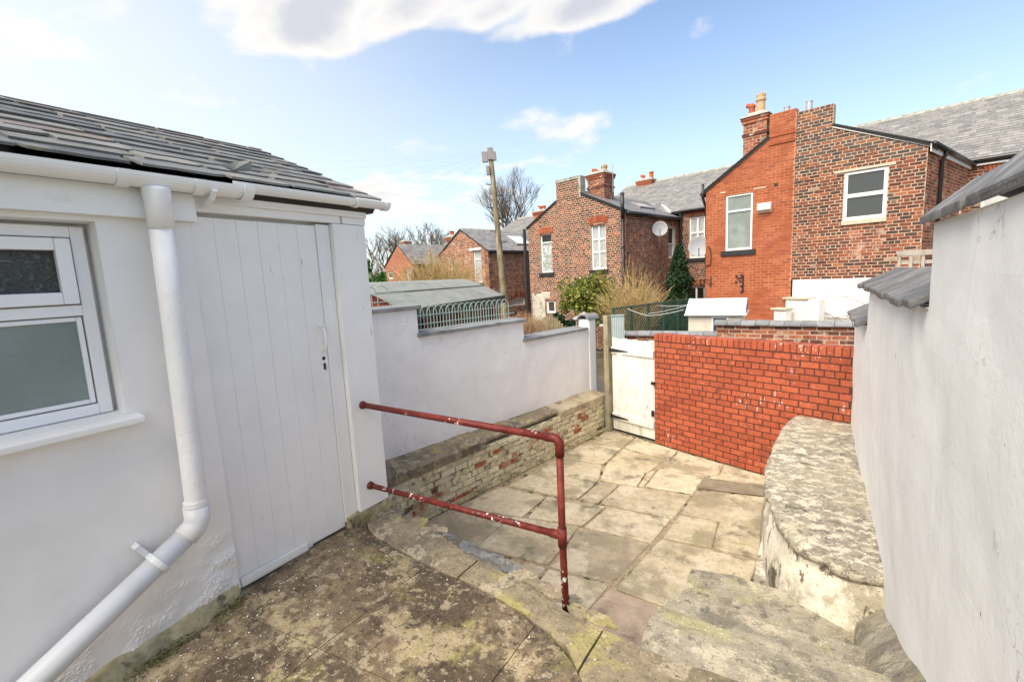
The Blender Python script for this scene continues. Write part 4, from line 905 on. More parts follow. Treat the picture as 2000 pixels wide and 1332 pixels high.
# roof
ez, rz_ = 3.362, 3.955; ex, rx_ = -2.42, -3.84
S_ = Vector((rx_-ex, 0, rz_-ez)); sl = S_.length; S_.normalize()
mb = MB(); mb.prism([(ex-.01, -.85, ez-.012), (rx_, -.85, rz_-.012), (-5.2, -.85, ez-.012), (-5.2, -.85, ez-.06), (-2.47, -.85, ez-.055)], (0, 2.98, 0)); rf = T.part('roof', mb, 'fascia_dark')
slates(T, rf, (ex+.02, -.85, ez), (0, 1, 0), S_, 3.02, sl+.03, .168, .36, .011, 'slate_roof', 300, .024, 1.75, random.Random(12), chip=True)
slates(T, rf, (-5.25, 2.17, ez), (0, -1, 0), Vector((1.41, 0, .57)), 3.02, 1.5, .168, .33, .011, 'slate_roof', 0, .015, 1.75, random.Random(13))
mb = MB(); o = Vector((-2.36, 1.20, 3.41)); mb.add([o, o+Vector((-.02, .10, .02)), o+Vector((-.03, .11, .07)), o+Vector((-.05, .06, .062)), o+Vector((-.03, -.03, .025))], [(0, 1, 2, 3, 4)]); mb.v += [p+Vector((.006, 0, .004)) for p in mb.v[:5]]; mb.f += [(9, 8, 7, 6, 5)]+[(i, (i+1) % 5, 5+(i+1) % 5, 5+i) for i in range(5)]
T.part('slipped_slate', mb, 'slate_roof', rf)

# ================================================================== handrail
T = Thing('handrail', (-.951, 1.80, 1.25), 'chipped dark red tubular handrail fixed to the outhouse corner', 'handrail')
pT = Vector((-.953, 1.80, 2.09)); pM = Vector((-.955, 1.80, 1.61)); wT = Vector((-2.475, 1.908, 2.05)); wM = Vector((-2.475, 1.908, 1.487))
dT = (pT-wT).normalized()
mb = MB(); mb.tube([wT, pT-dT*.05], .0185, 14); T.part('rail', mb, 'rail_red', smooth=True)
mb = MB(); mb.tube([wM, pM], .0175, 14); T.part('rail', mb, 'rail_red', smooth=True)
mb = MB(); mb.tube([Vector((-.949, 1.80, 1.18)), pM, pT-Vector((0, 0, .045))], .0175, 14); T.part('post', mb, 'rail_red', smooth=True)
mb = MB(); mb.tube([pT-dT*.075, pT-dT*.035, pT-dT*.015-Vector((0, 0, .004)), pT-Vector((0, 0, .018)), pT-Vector((0, 0, .04)), pT-Vector((0, 0, .085))], .0222, 14); T.part('elbow', mb, 'rail_red', smooth=True)
mb = MB(); mb.tube([pM-Vector((0, 0, .055)), pM+Vector((0, 0, .04))], .0225, 14); dM = (pM-wM).normalized(); mb.tube([pM-dM*.065, pM-dM*.005], .0212, 14); T.part('tee', mb, 'rail_red', smooth=True)
for p, d in ((wT, dT), (wM, dM)):
    mb = MB(); mb.tube([p-d*.004, p+d*.012, p+d*.03], .029, 14, True, .021); T.part('flange', mb, 'rail_red', smooth=True)

# ================================================================== terrace backs
def rowP(s, w, z): return row(s, w, z)
UZ = Vector((0, 0, 1))
def facade(T, P, U, Nn, top, zb, holes, mortar, brick, h=.08, Lb=.228, joint=.012, proud=.004, jit=.0, lim=0, header=(), z_skip=None, thick=.25, name='wall', seed=1, patches=()):
    body = T.part(name, gable_body(P, top, zb, holes, thick), mortar)
    f = gable_ints(top, zb, holes); n = int((max(z for _, z in top)-zb)/h)
    res = lay(P(0, 0, 0)*1.0, U, Nn, f, zb, n, h, Lb, joint, proud, .05, header, jit, 0, random.Random(seed))
    for fn_, mt_ in patches:
        sub = [m_ for m_ in res if fn_((m_.translation-RO).dot(RU), m_.translation.z)]; res = [m_ for m_ in res if not fn_((m_.translation-RO).dot(RU), m_.translation.z)]
        pieces(T, body, 'brick', sub, mt_, 0, 'patched_bricks')
    pieces(T, body, 'brick', res, brick, lim, 'bricks'); return body
eng = tuple(k for k in range(90) if k % 4 == 2)
def stack(T, P, s0, s1, w0, w1, z0, z1, mat, mortar, cap='cement', pots=()):
    # chimney stack with two oversailing courses and flaunching
    body = MB(); bar(body, P, s0, s1, z0, z1, w0, w1); bo = T.part('chimney', body, mortar)
    res = []
    U = (P(1, 0, 0)-P(0, 0, 0)).normalized(); W = (P(0, 1, 0)-P(0, 0, 0)).normalized()
    n = int((z1-z0)/.08)
    top = [(s0, z1), (s1, z1)]
    res += lay(P(0, w0, 0), U, -W, lambda z: [(s0, s1)], z0, n, .08, .21, .012, .006, .05, rng=random.Random(3), jit=.002)
    res += lay(P(s1, 0, 0), W, U, lambda z: [(w0, w1)], z0, n, .08, .21, .012, .006, .05, rng=random.Random(4), jit=.002)
    pieces(T, bo, 'brick', res, mat, 0, 'bricks')
    for dz, ov in ((-.52, .03), (-.16, .035), (-.08, .06)):
        mb = MB(); bar(mb, P, s0-ov, s1+ov, z1+dz, z1+dz+.078, w0-ov, w1+ov); T.part('oversailing_course', mb, mat, bo)
    mb = MB(); o = .09
    mb.hexa([P(s0-o, w0-o, z1), P(s1+o, w0-o, z1), P(s1+o, w1+o, z1), P(s0-o, w1+o, z1), P(s0+.1, w0+.08, z1+.14), P(s1-.1, w0+.08, z1+.14), P(s1-.1, w1-.08, z1+.14), P(s0+.1, w1-.08, z1+.14)]); T.part('flaunching', mb, cap, bo)
    for (s, w, kind, hh) in pots:
        mb = MB(); c = P(s, w, z1+.08)
        if kind == 'cowl':
            mb.lathe(c, [(.09, 0), (.085, hh*.6), (.10, hh*.62), (.10, hh*.75), (.05, hh*.9)], 12); mb.tube([c+UZ*hh*.7, c+UZ*hh*.8-U*.07, c+UZ*hh*.85-U*.14], .065, 10); T.part('chimney_pot', mb, 'pot_red', bo)
        elif kind == 'crown':
            mb.lathe(c, [(.12, 0), (.11, hh*.55), (.14, hh*.6), (.14, hh*.68), (.115, hh*.72), (.125, hh*.85)], 12)
            for q in range(5):
                a = 2*math.pi*q/5; mb.lathe(c+Vector((math.cos(a)*.1, math.sin(a)*.1, hh*.85)), [(.035, 0), (.004, hh*.16)], 5)
            T.part('chimney_pot', mb, 'pot_buff', bo)
        else:
            mb.lathe(c, [(.11, 0), (.10, hh*.8), (.125, hh*.82), (.125, hh)], 12); T.part('chimney_pot', mb, kind, bo)
    return bo
def verge_board(T, parent, P, pts_, mat, w0=-.05, w1=.03, dz0=-.05, dz1=.05, name='verge'):
    for (a, za), (b, zb) in zip(pts_, pts_[1:]):
        mb = MB(); mb.hexa([P(a, w0, za+dz0), P(b, w0, zb+dz0), P(b, w1, zb+dz0), P(a, w1, za+dz0), P(a, w0, za+dz1), P(b, w0, zb+dz1), P(b, w1, zb+dz1), P(a, w1, za+dz1)]); T.part(name, mb, mat, parent)
def pitched(T, P, s_e, z_e, s_r, z_r, w0, w1, gauge=.17, wid=.26, lim=0, ov=.06, mat='slate_far', thick=.009, dark='fascia_dark', seed=2):
    # roof slope running back along w, rising from eave s_e to ridge s_r
    sg = 1 if s_r > s_e else -1; sl_ = (z_r-z_e)/abs(s_r-s_e)
    se = s_e-sg*ov; ze = z_e-ov*sl_
    mb = MB(); mb.hexa([P(se, w0-.04, ze-.05), P(s_r, w0-.04, z_r-.05), P(s_r, w1, z_r-.05), P(se, w1, ze-.05), P(se, w0-.04, ze), P(s_r, w0-.04, z_r), P(s_r, w1, z_r), P(se, w1, ze)]); rf = T.part('roof', mb, dark)
    O = P(se, w0-.05, ze+.004); A = P(se, w1, ze)-P(se, w0, ze); S = P(s_r, w0, z_r)-P(se, w0, ze)
    slates(T, rf, O, A, S, w1-w0+.05, S.length, gauge, wid, thick, mat, lim, .004, 1.8, random.Random(seed)); return rf
def mainroof(T, P, s0, s1, w_e, z_e, w_r, z_r, gauge=.17, wid=.26, lim=0, ov=.12, back=3.5, mat='slate_far', seed=3):
    sl_ = (z_r-z_e)/(w_r-w_e); we = w_e-ov; ze = z_e-ov*sl_
    mb = MB(); mb.prism([P(s0, we, ze-.05), P(s0, we, ze), P(s0, w_r, z_r), P(s0, w_r+back, z_r-back*sl_), P(s0, w_r+back, z_r-back*sl_-.3)], P(s1, 0, 0)-P(s0, 0, 0)); rf = T.part('roof', mb, 'fascia_dark')
    S = P(s0, w_r, z_r)-P(s0, we, ze)
    slates(T, rf, P(s0, we, ze+.004), P(s1, 0, 0)-P(s0, 0, 0), S, s1-s0, S.length, gauge, wid, .015, mat, lim, .004, 1.8, random.Random(seed))
    n = int((s1-s0)/.45)
    for k in range(n):
        a = s0+(s1-s0)*k/n; b = s0+(s1-s0)*(k+1)/n-.01; mb = MB()
        mb.prism([P(a, w_r-.16, z_r-.06), P(a, w_r-.10, z_r+.03), P(a, w_r, z_r+.075), P(a, w_r+.10, z_r+.03), P(a, w_r+.16, z_r-.06)], P(b, 0, 0)-P(a, 0, 0)); T.part('ridge_tile', mb, 'cement', rf)
    return rf
def ridge(T, rf, P, s, z, w0, w1, n=None):
    n = n or max(1, int((w1-w0)/.45))
    for k in range(n):
        a = w0+(w1-w0)*k/n; b = w0+(w1-w0)*(k+1)/n-.01; mb = MB()
        mb.prism([P(s-.16, a, z-.07), P(s-.09, a, z+.03), P(s, a, z+.07), P(s+.09, a, z+.03), P(s+.16, a, z-.07)], P(0, b, 0)-P(0, a, 0)); T.part('ridge_tile', mb, 'cement', rf)
def rooflight(T, rf, P, a, b, c, d, mat='skylight'):
    # four points on the slope (lower-left, lower-right, upper-right, upper-left)
    n = (b-a).cross(d-a).normalized(); n = n if n.z > 0 else -n; mb = MB()
    mb.hexa([a+n*.02, b+n*.02, c+n*.02, d+n*.02, a+n*.09, b+n*.09, c+n*.09, d+n*.09]); fo = T.part('roof_light', mb, 'shed_grey', rf)
    ctr = (a+b+c+d)/4; q = [p.lerp(ctr, .14)+n*.088 for p in (a, b, c, d)]; mb = MB(); mb.hexa(q+[p+n*.006 for p in q]); T.part('pane', mb, mat, rf)
def dpipe_(T, P, s, w, z0, z1, r=.04, mat='black_plastic', parent=None):
    mb = MB(); mb.tube([P(s, w, z0), P(s, w, z1)], r, 10); o = T.part('downpipe', mb, mat, parent, smooth=True)
    for z in (z0+.3*(z1-z0), z0+.75*(z1-z0)):
        mb = MB(); mb.tube([P(s, w, z), P(s, w, z+.06)], r*1.25, 10); T.part('pipe_collar', mb, mat, o)
    return o

# ---- orange-red house (left half of the near pair)
RS = 1.30
T = Thing('brick_house', row(.1, 1, 0), 'smooth orange brick house back with a tall frosted window and black sill', 'house')
top = [(-1.06, 5.22), (.665, 6.36), (.665, 6.95), (RS, 6.95)]
hw = (-.475, .275, 3.36, 4.975)
holes = [hw]
def cov(p): return False
body = facade(T, rowP, RU, -RW, top, 0, holes, 'mortar_orange', 'brick_orange', .078, .212, .009, .0025, 0, 300, seed=3, header=())
mb = MB(); bar(mb, rowP, .665, RS, 6.13, 6.205, -.03, 0); T.part('string_course', mb, 'brick_orange', body); mb = MB(); bar(mb, rowP, .665, RS, 6.34, 6.40, -.025, 0); T.part('string_course', mb, 'brick_orange', body)
window(T, rowP, *hw, [(.72, 1), (1, 1)], ['glass_frost', 'glass_frost'], .03, .055, 'sill_black', bw=.05, sillov=.11)
mb = MB(); mb.hexa([rowP(-.64, -.012, 5.07), rowP(-.48, -.012, 5.06), rowP(-.48, .0, 5.06), rowP(-.64, 0, 5.07), rowP(-.64, -.012, 5.10), rowP(-.48, -.012, 5.11), rowP(-.48, 0, 5.11), rowP(-.64, 0, 5.10)]); bar(mb, rowP, .29, .62, 5.03, 5.06, -.012, 0); T.part('mortar_scar', mb, 'stone_pale', body, kind='stuff')
mb = MB(); bar(mb, rowP, .82, .92, 5.02, 5.11, -.006, .0); T.part('vent_hole', mb, 'cavity', body)
rf = pitched(T, rowP, -1.06, 5.22, .665, 6.37, 0.0, 8.0, seed=5); pitched(T, rowP, .665, 6.37, RS, 6.76, .30, 8.0, seed=55, ov=0)
verge_board(T, rf, rowP, [(-1.12, 5.19), (.66, 6.36)], 'verge', -.02, .02, -.06, -.012)
verge_board(T, rf, rowP, [(-1.14, 5.19), (.66, 6.37)], 'fascia_dark', -.05, .03, -.01, .04)
mb = MB(); bar(mb, rowP, -1.06, -.82, 0, 5.2, .25, 4.1); T.part('side_wall', mb, 'brick_mid')
mb = MB(); mb.tube([rowP(-1.15, -.12, 5.1), rowP(-1.15, 3.9, 5.1)], .055, 8); go = T.part('gutter', mb, 'black_plastic')
mb = MB(); mb.tube([rowP(-1.15, -.02, 5.42), rowP(-1.15, -.02, 5.02), rowP(-1.13, .06, 4.86), rowP(-1.11, .16, 4.72), rowP(-1.11, .17, 0)], .04, 10); T.part('downpipe', mb, 'black_plastic', go, smooth=True)
stack(T, rowP, -.16, .46, .42, .95, 5.7, 7.14, 'brick_worn', 'mortar_pale', pots=((-.02, .68, 'cowl', .40), (.22, .68, 'crown', .62)))
mb = MB()
for s_ in (.92, 1.0):
    pass
for (s_, w_) in ((1.0, .3), (1.52, .32)):
    mb = MB(); mb.lathe(rowP(s_, w_, 6.85), [(.075, 0), (.075, .25), (.085, .25), (.085, .27)], 12); T.part('metal_flue', mb, 'galv')
# ---- brown house (right half of the pair)
T = Thing('brick_house', row(2.7, 1, 0), 'brown and red patchy brick house back with a square white window above white render', 'house')
def brP(s, w, z): return row(s+.13*max(0, w)*(1 if s > 3 else 0), w, z)
BZ = 2.43
top = [(RS, 6.83), (2.13, 6.83), (2.13, 6.30), (3.97, 5.42)]
hb = (2.42, 3.285, 3.80, 5.09)
body = facade(T, rowP, RU, -RW, top, BZ, [hb], 'mortar_pale', 'brick_brown', .08, .236, .012, .005, .004, 300, seed=6, header=eng, patches=((lambda s_, z_: 2.42 < s_ < 3.285 and 2.95 < z_ < 3.80, 'brick_worn'), (lambda s_, z_: z_ > 5.2, 'brick_grey')))
mb = rough_grid(30, 24, lambda u_, v_: (row(RS+.06+(2.61)*u_, -.03, BZ*v_), -RW), .012, 1.6, 4); mb.add([row(RS+.06, -.025, BZ), row(3.97, -.025, BZ), row(3.97, .02, BZ), row(RS+.06, .02, BZ)], [(0, 1, 2, 3)]); mb.add([row(RS+.06, -.025, 0), row(RS+.06, -.025, BZ), row(RS+.06, .02, BZ), row(RS+.06, .02, 0)], [(0, 1, 2, 3)]); T.part('rendered_base', mb, 'render_white')
window(T, rowP, hb[0], hb[1], hb[2]+.09, hb[3], [(.5, 1), (1, 1)], ['glass_dark', 'glass_dark'], .02, .075, None, bw=.09)
mb = MB(); bar(mb, rowP, hb[0]-.02, hb[1]+.02, hb[2]-.02, hb[2]+.088, -.05, .1); T.part('sill', mb, 'stone_pale', bevel=.01, label='pale cream painted brick sill')
mb = MB(); bar(mb, rowP, hb[0]+.09, hb[1]-.09, hb[3]-.23, hb[3]-.085, .066, .072); T.part('roller_blind', mb, 'fascia_white')
mb = MB(); bar(mb, rowP, 2.2, 3.42, hb[3]+.002, hb[3]+.065, -.02, .1); T.part('lintel', mb, 'stone_pale')
# side wall skewed along the yard
sA = row(3.97, 0, 0); sB = row(4.60, 4.15, 0); su = (sB-sA).normalized(); sn = Vector((su.y, -su.x, 0)); sLen = (sB-sA).length
def bsP(s, w, z): return sA+su*s-sn*w+UZ*z
hs = (3.45, 3.75, 3.3, 4.7)
facade(T, bsP, su, sn, [(0, 5.42), (sLen, 5.42)], 0, [hs], 'mortar_pale', 'brick_worn', .08, .228, .013, .006, .003, 0, seed=7, header=eng, name='side_wall')
window(T, bsP, *hs, [(1, 1)], 'glass_frost', .03, .05)
rf = pitched(T, rowP, 4.05, 5.39, 2.13, 6.32, 0.0, 6.5, seed=7); pitched(T, rowP, 2.13, 6.32, RS, 6.74, .30, 6.5, seed=57, ov=0)
verge_board(T, rf, rowP, [(2.13, 6.31), (4.02, 5.415)], 'fascia_white', -.03, .02, -.07, -.012, 'barge_board')
verge_board(T, rf, rowP, [(2.13, 6.31), (4.06, 5.41)], 'fascia_dark', -.05, .03, -.01, .03)
mb = MB(); mb.obox(bsP(-.04, -.05, 5.24), su*(sLen*.98), sn*.02, UZ*.17); T.part('fascia', mb, 'fascia_white')
mb = MB(); mb.tube([bsP(-.05, -.12, 5.40), bsP(sLen, -.12, 5.36)], .055, 10); go = T.part('gutter', mb, 'black_plastic', smooth=True)
mb = MB(); mb.tube([bsP(1.0, -.12, 5.38), bsP(1.0, -.12, 5.26), bsP(1.0, -.06, 5.16), bsP(1.0, -.06, .1)], .042, 10); T.part('downpipe', mb, 'black_plastic', go, smooth=True)
# main wall and roof of the terrace to the right
mw = 4.15; hm = (4.90, 6.1, 3.6, 5.12)
facade(T, lambda s, w, z: row(s, mw+w, z), RU, -RW, [(4.55, 5.44), (9, 5.44)], 0, [hm], 'mortar_pale', 'brick_brown', .08, .228, .013, .005, .003, 0, seed=8, header=eng, name='main_wall')
window(T, lambda s, w, z: row(s, mw+w, z), *hm, [(1, 1)], 'blind', .05, .06, 'sill_black')
arch(T, None, lambda s, w, z: row(s, mw-.03+w, z), 4.9, 6.1, 5.13, 'brick_orange', .2, None, .02)
rf = mainroof(T, rowP, 1.0, 9.5, mw, 5.50, 8.0, 7.95, .18, .27, 300, .12, 4)
mb = MB(); bar(mb, rowP, 4.5, 9.5, 5.32, 5.47, mw-.10, mw-.08); T.part('fascia', mb, 'fascia_white', rf); mb = MB(); mb.tube([rowP(4.4, mw-.16, 5.47), rowP(9.5, mw-.16, 5.47)], .055, 8); T.part('gutter', mb, 'black_plastic', rf)
# ---- middle house
MS = -6.32
T = Thing('brick_house', row(-6.2, 1, 0), 'dark brick gabled house back with two tall white windows behind the bushes', 'house')
top = [(-8.55, 4.93), (-6.96, 5.77), (-6.96, 6.55), (-5.76, 6.55), (-5.76, 5.90), (-3.87, 5.01)]
H = [(-7.9, -7.28, 3.02, 4.60), (-5.36, -4.70, 3.03, 4.68), (-7.66, -7.2, 1.36, 1.88), (-5.5, -4.8, .9, 2.1)]
facade(T, rowP, RU, -RW, top, 0, H, 'mortar_pale', 'brick_mid', .08, .215, .017, .004, .002, 0, seed=9, header=eng)
window(T, rowP, *H[0], [(.8, 1), (1, 1)], ['lace', 'shed_dark'], .07, .055, 'sill_black'); arch(T, None, rowP, -7.98, -7.2, 4.61, 'brick_orange', .22, None, .03)
window(T, rowP, *H[1], [(.38, 2), (.68, 2), (1, 2)], 'curtain', .07, .055, 'sill_black', bw=.05); arch(T, None, rowP, -5.45, -4.6, 4.69, 'brick_orange', .24, None, .06)
window(T, rowP, *H[2], [(1, 1)], 'glass_dark', .03, .07); window(T, rowP, *H[3], [(1, 2)], 'glass_dark', .05, .07)
mb = rough_grid(14, 14, lambda u_, v_: (row(-8.45+1.0*u_, -.012+.012*abs(2*v_-1)**6, .9+1.35*v_), -RW), .012, 3, 5); mb.f = [f for f in mb.f if not (-7.72 < (sum((mb.v[i] for i in f), Vector())/4-RO).dot(RU) < -7.14 and sum(mb.v[i].z for i in f)/4 < 1.95)]; T.part('old_whitewash', mb, 'render_old')
mb = MB(); bar(mb, rowP, -5.85, -5.755, 5.75, 6.56, -.02, .3); bar(mb, rowP, -6.97, -5.85, 6.46, 6.58, -.02, .27); T.part('stack_render', mb, 'cement')
sideP = lambda s, w, z: row(-3.87-w, s, z)
H2 = (3.22, 3.80, 3.37, 4.62); H3 = (.85, 2.1, 1.2, 2.2)
facade(T, sideP, RW, RU, [(0, 5.0), (4.15, 5.0)], 0, [H2, H3], 'mortar_pale', 'brick_worn', .08, .215, .015, .004, .003, 0, seed=10, header=eng, name='side_wall')
window(T, sideP, *H2, [(.45, 1), (1, 1)], ['curtain', 'shed_dark'], .06, .06); arch(T, None, sideP, 3.15, 3.88, 4.63, 'brick_worn', .2); window(T, sideP, *H3, [(.5, 2), (1, 2)], 'shed_dark', .05, .05, bw=.05)
rf = pitched(T, rowP, -3.87, 5.02, -5.75, 5.905, 0, 6.2, seed=11); pitched(T, rowP, -5.75, 5.905, MS, 6.17, .3, 6.2, seed=51, ov=0); rooflight(T, rf, rowP, row(-4.55, 2.2, 5.34), row(-4.55, 3.4, 5.34), row(-5.15, 3.4, 5.61), row(-5.15, 2.2, 5.61))
rf2 = pitched(T, rowP, -8.55, 4.95, -6.965, 5.79, 0, 6.2, seed=12); pitched(T, rowP, -6.965, 5.79, MS, 6.15, .3, 6.2, seed=52, ov=0)
ridge(T, rf, rowP, MS, 6.13, .35, 5.6)
verge_board(T, rf, rowP, [(-5.76, 5.9), (-3.84, 5.01)], 'verge', -.02, .02, -.05, -.012); verge_board(T, rf2, rowP, [(-8.58, 4.93), (-6.96, 5.78)], 'verge', -.02, .02, -.05, -.012)
verge_board(T, rf, rowP, [(-5.76, 5.91), (-3.8, 5.005)], 'fascia_dark', -.05, .03, -.01, .035); verge_board(T, rf2, rowP, [(-8.62, 4.92), (-6.96, 5.79)], 'fascia_dark', -.05, .03, -.01, .035)
mb = MB(); mb.tube([rowP(-3.76, -.05, 4.93), rowP(-3.76, 4.1, 4.93)], .06, 10); T.part('gutter', mb, 'black_plastic', rf, smooth=True)
dpipe_(T, rowP, -3.93, -.09, .2, 4.9, .05); mb = MB(); mb.tube([rowP(-3.93, -.09, 4.75), rowP(-3.93, -.09, 5.62)], .065, 10); T.part('soil_vent', mb, 'black_plastic', smooth=True)
mb = MB(); mb.tube([row(-8.72, -.05, 4.9), row(-8.72, -.05, .2)], .07, 8); T.part('downpipe', mb, 'black_plastic')
stack(T, rowP, -6.05, -5.3, .85, 1.55, 5.5, 6.68, 'brick_worn', 'mortar_pale', pots=((-5.9, 1.2, 'cowl', .22), (-5.5, 1.2, 'crown', .30)))
stack(T, rowP, -7.75, -6.95, 7.6, 8.2, 6.6, 7.50, 'brick_orange', 'mortar_pale', pots=((-7.55, 7.9, 'cowl', .3), (-7.1, 7.9, 'pot_red', .34)))
mainP = lambda s, w, z: row(s, mw+w, z)
H4 = (-3.44, -2.5, 3.32, 4.97); H5 = (-3.55, -2.4, 1.25, 2.18)
facade(T, mainP, RU, -RW, [(-3.87, 5.22), (-.9, 5.22)], 0, [H4, H5], 'mortar_pale', 'brick_mid', .08, .215, .015, .004, .002, 0, seed=13, header=eng, name='main_wall')
window(T, mainP, *H4, [(.62, 3), (1, 3)], 'curtain', .06, .06, 'sill_black', bw=.06); arch(T, None, mainP, -3.55, -2.4, 4.99, 'brick_orange', .22, None, .05)
window(T, mainP, *H5, [(1, 3)], 'shed_dark', .06, .07, bw=.07); arch(T, None, mainP, -3.6, -2.3, 2.19, 'brick_worn', .22)
rf = mainroof(T, rowP, -8.6, 1.0, mw, 5.30, 8.0, 7.42, .18, .27, 0, .12, 4, seed=4)
mb = MB(); bar(mb, rowP, -3.87, -1.1, 5.16, 5.29, mw-.13, mw-.11); T.part('fascia', mb, 'fascia_dark', rf); mb = MB(); mb.tube([rowP(-3.8, mw-.18, 5.24), rowP(-1.1, mw-.18, 5.24)], .055, 8); T.part('gutter', mb, 'black_plastic', rf)
mb = MB(); mb.tube([rowP(-3.75, mw-.12, 5.2), rowP(-3.75, mw-.12, .2)], .06, 8); T.part('downpipe', mb, 'black_plastic')
q = lambda s, f: row(s, mw+(8-mw)*f, 5.30+(7.42-5.30)*f); rooflight(T, rf, rowP, q(-2.5, .72), q(-1.9, .72), q(-1.9, .88), q(-2.5, .88))
mb = MB(); mb.tube([row(-4.15, 3.95, 5.25), row(-5.4, 5.4, 5.95)], .06, 4); T.part('lead_valley', mb, 'fascia_white', rf)
mb = MB(); mb.tube([row(-5.12, 1.2, 5.95), row(-5.12, 1.2, 7.0)], .015, 6); mb.tube([row(-5.3, 1.2, 6.9), row(-4.94, 1.2, 6.9)], .01, 5); T.part('aerial_mast', mb, 'galv')
# ---- left house
T = Thing('brick_house', row(-13, 1, 0), 'weathered brick house back behind the telegraph pole with one tall curtained window', 'house')
top = [(-15.0, 4.24), (-13.08, 5.36), (-11.15, 4.24)]
H = [(-12.25, -11.65, 2.74, 4.27), (-14.05, -13.75, 3.0, 3.9)]
facade(T, rowP, RU, -RW, top, 0, H, 'mortar_pale', 'brick_worn', .08, .215, .014, .004, .003, 0, seed=14, header=eng)
window(T, rowP, *H[0], [(.74, 1), (1, 1)], 'curtain', .08, .06, 'sill_black'); window(T, rowP, *H[1], [(1, 1)], 'glass_dark', .06, .05)
mb = MB(); bar(mb, rowP, -12.45, -11.6, 4.28, 4.38, -.04, .1); T.part('lintel', mb, 'fascia_white')
sideL = lambda s, w, z: row(-11.15-w, s, z); H2 = (1.45, 2.35, 1.5, 1.86)
facade(T, sideL, RW, RU, [(0, 4.24), (4.15, 4.24)], 0, [H2], 'mortar_pale', 'brick_worn', .08, .215, .014, .004, .004, 0, seed=15, header=eng, name='side_wall')
window(T, sideL, *H2, [(1, 1)], 'curtain', .04, .06); arch(T, None, sideL, 1.35, 2.45, 1.9, 'brick_worn', .2)
rf = pitched(T, rowP, -11.15, 4.24, -13.08, 5.38, 0, 6, seed=16); pitched(T, rowP, -15.0, 4.24, -13.08, 5.38, 0, 6, seed=17); ridge(T, rf, rowP, -13.08, 5.38, 0, 5)
q = lambda s, w: row(s, w, 4.24+(5.38-4.24)*(-11.15-s)/1.93); rooflight(T, rf, rowP, q(-11.6, 2.4), q(-11.6, 3.6), q(-12.5, 3.6), q(-12.5, 2.4))
mb = MB(); mb.tube([rowP(-11.05, -.05, 4.15), rowP(-11.05, 4, 4.15)], .06, 8); T.part('gutter', mb, 'black_plastic', rf)
mb = MB(); mb.tube([rowP(-11.05, 2.6, 4.1), rowP(-11.05, 2.6, .2)], .06, 8); T.part('downpipe', mb, 'black_plastic', rf)
stack(T, rowP, -14.7, -14.1, .3, .8, 4.4, 5.12, 'brick_worn', 'mortar_pale', pots=((-14.4, .5, 'pot_red', .25),))
facade(T, mainP, RU, -RW, [(-20, 4.9), (-8.6, 4.9)], 0, [], 'mortar_pale', 'brick_worn', .08, .215, .014, .004, .003, 0, seed=18, header=eng, name='main_wall')
mainroof(T, rowP, -16.8, -8.6, mw, 4.95, 8.0, 6.78, .18, .27, 0, .12, 4, seed=6)
stack(T, rowP, -13.25, -12.4, 5.6, 6.1, 5.6, 6.55, 'brick_orange', 'mortar_pale', pots=((-12.9, 5.85, 'cowl', .3), (-12.65, 5.85, 'pot_red', .25)))
# ---- far red gable
T = Thing('brick_house', row(-19, 1, 0), 'small far red brick gable with slate roof left of the telegraph pole', 'house')
top = [(-20.55, 3.99), (-18.98, 5.15), (-17.5, 3.97)]
H = [(-20.35, -19.75, 3.2, 3.62), (-18.2, -17.7, 2.8, 3.7)]
facade(T, rowP, RU, -RW, top, 0, H, 'mortar_pink', 'brick_orange', .08, .215, .014, .004, .002, 0, seed=19)
window(T, rowP, *H[0], [(1, 1)], 'glass_dark', .04, .07); window(T, rowP, *H[1], [(1, 1)], 'curtain', .04, .08)
sideF = lambda s, w, z: row(-17.5-w, s, z); facade(T, sideF, RW, RU, [(0, 3.97), (4.1, 3.97)], 0, [], 'mortar_pink', 'brick_worn', .08, .215, .014, .004, .002, 0, seed=20, name='side_wall')
rf = pitched(T, rowP, -17.5, 3.97, -18.98, 5.17, 0, 4.2, seed=21); pitched(T, rowP, -20.55, 3.99, -18.98, 5.17, 0, 4.2, seed=22); verge_board(T, rf, rowP, [(-20.65, 3.93), (-18.98, 5.18)], 'fascia_dark', -.05, .03, -.03, .03)
T = Thing('brick_house', row(-24, 2, 0), 'farthest low house roof showing just past the outhouse corner', 'house')
facade(T, mainP, RU, -RW, [(-26.5, 3.9), (-20.6, 3.9)], 0, [], 'mortar_pink', 'brick_worn', .08, .215, .014, .004, .002, 0, seed=23)
mainroof(T, rowP, -26.5, -20.6, 3.0, 3.85, 6.0, 5.25, .2, .3, 0, .12, 3, seed=8)
stack(T, rowP, -26.0, -25.4, 4.5, 5.1, 4.6, 6.0, 'brick_worn', 'mortar_pale')

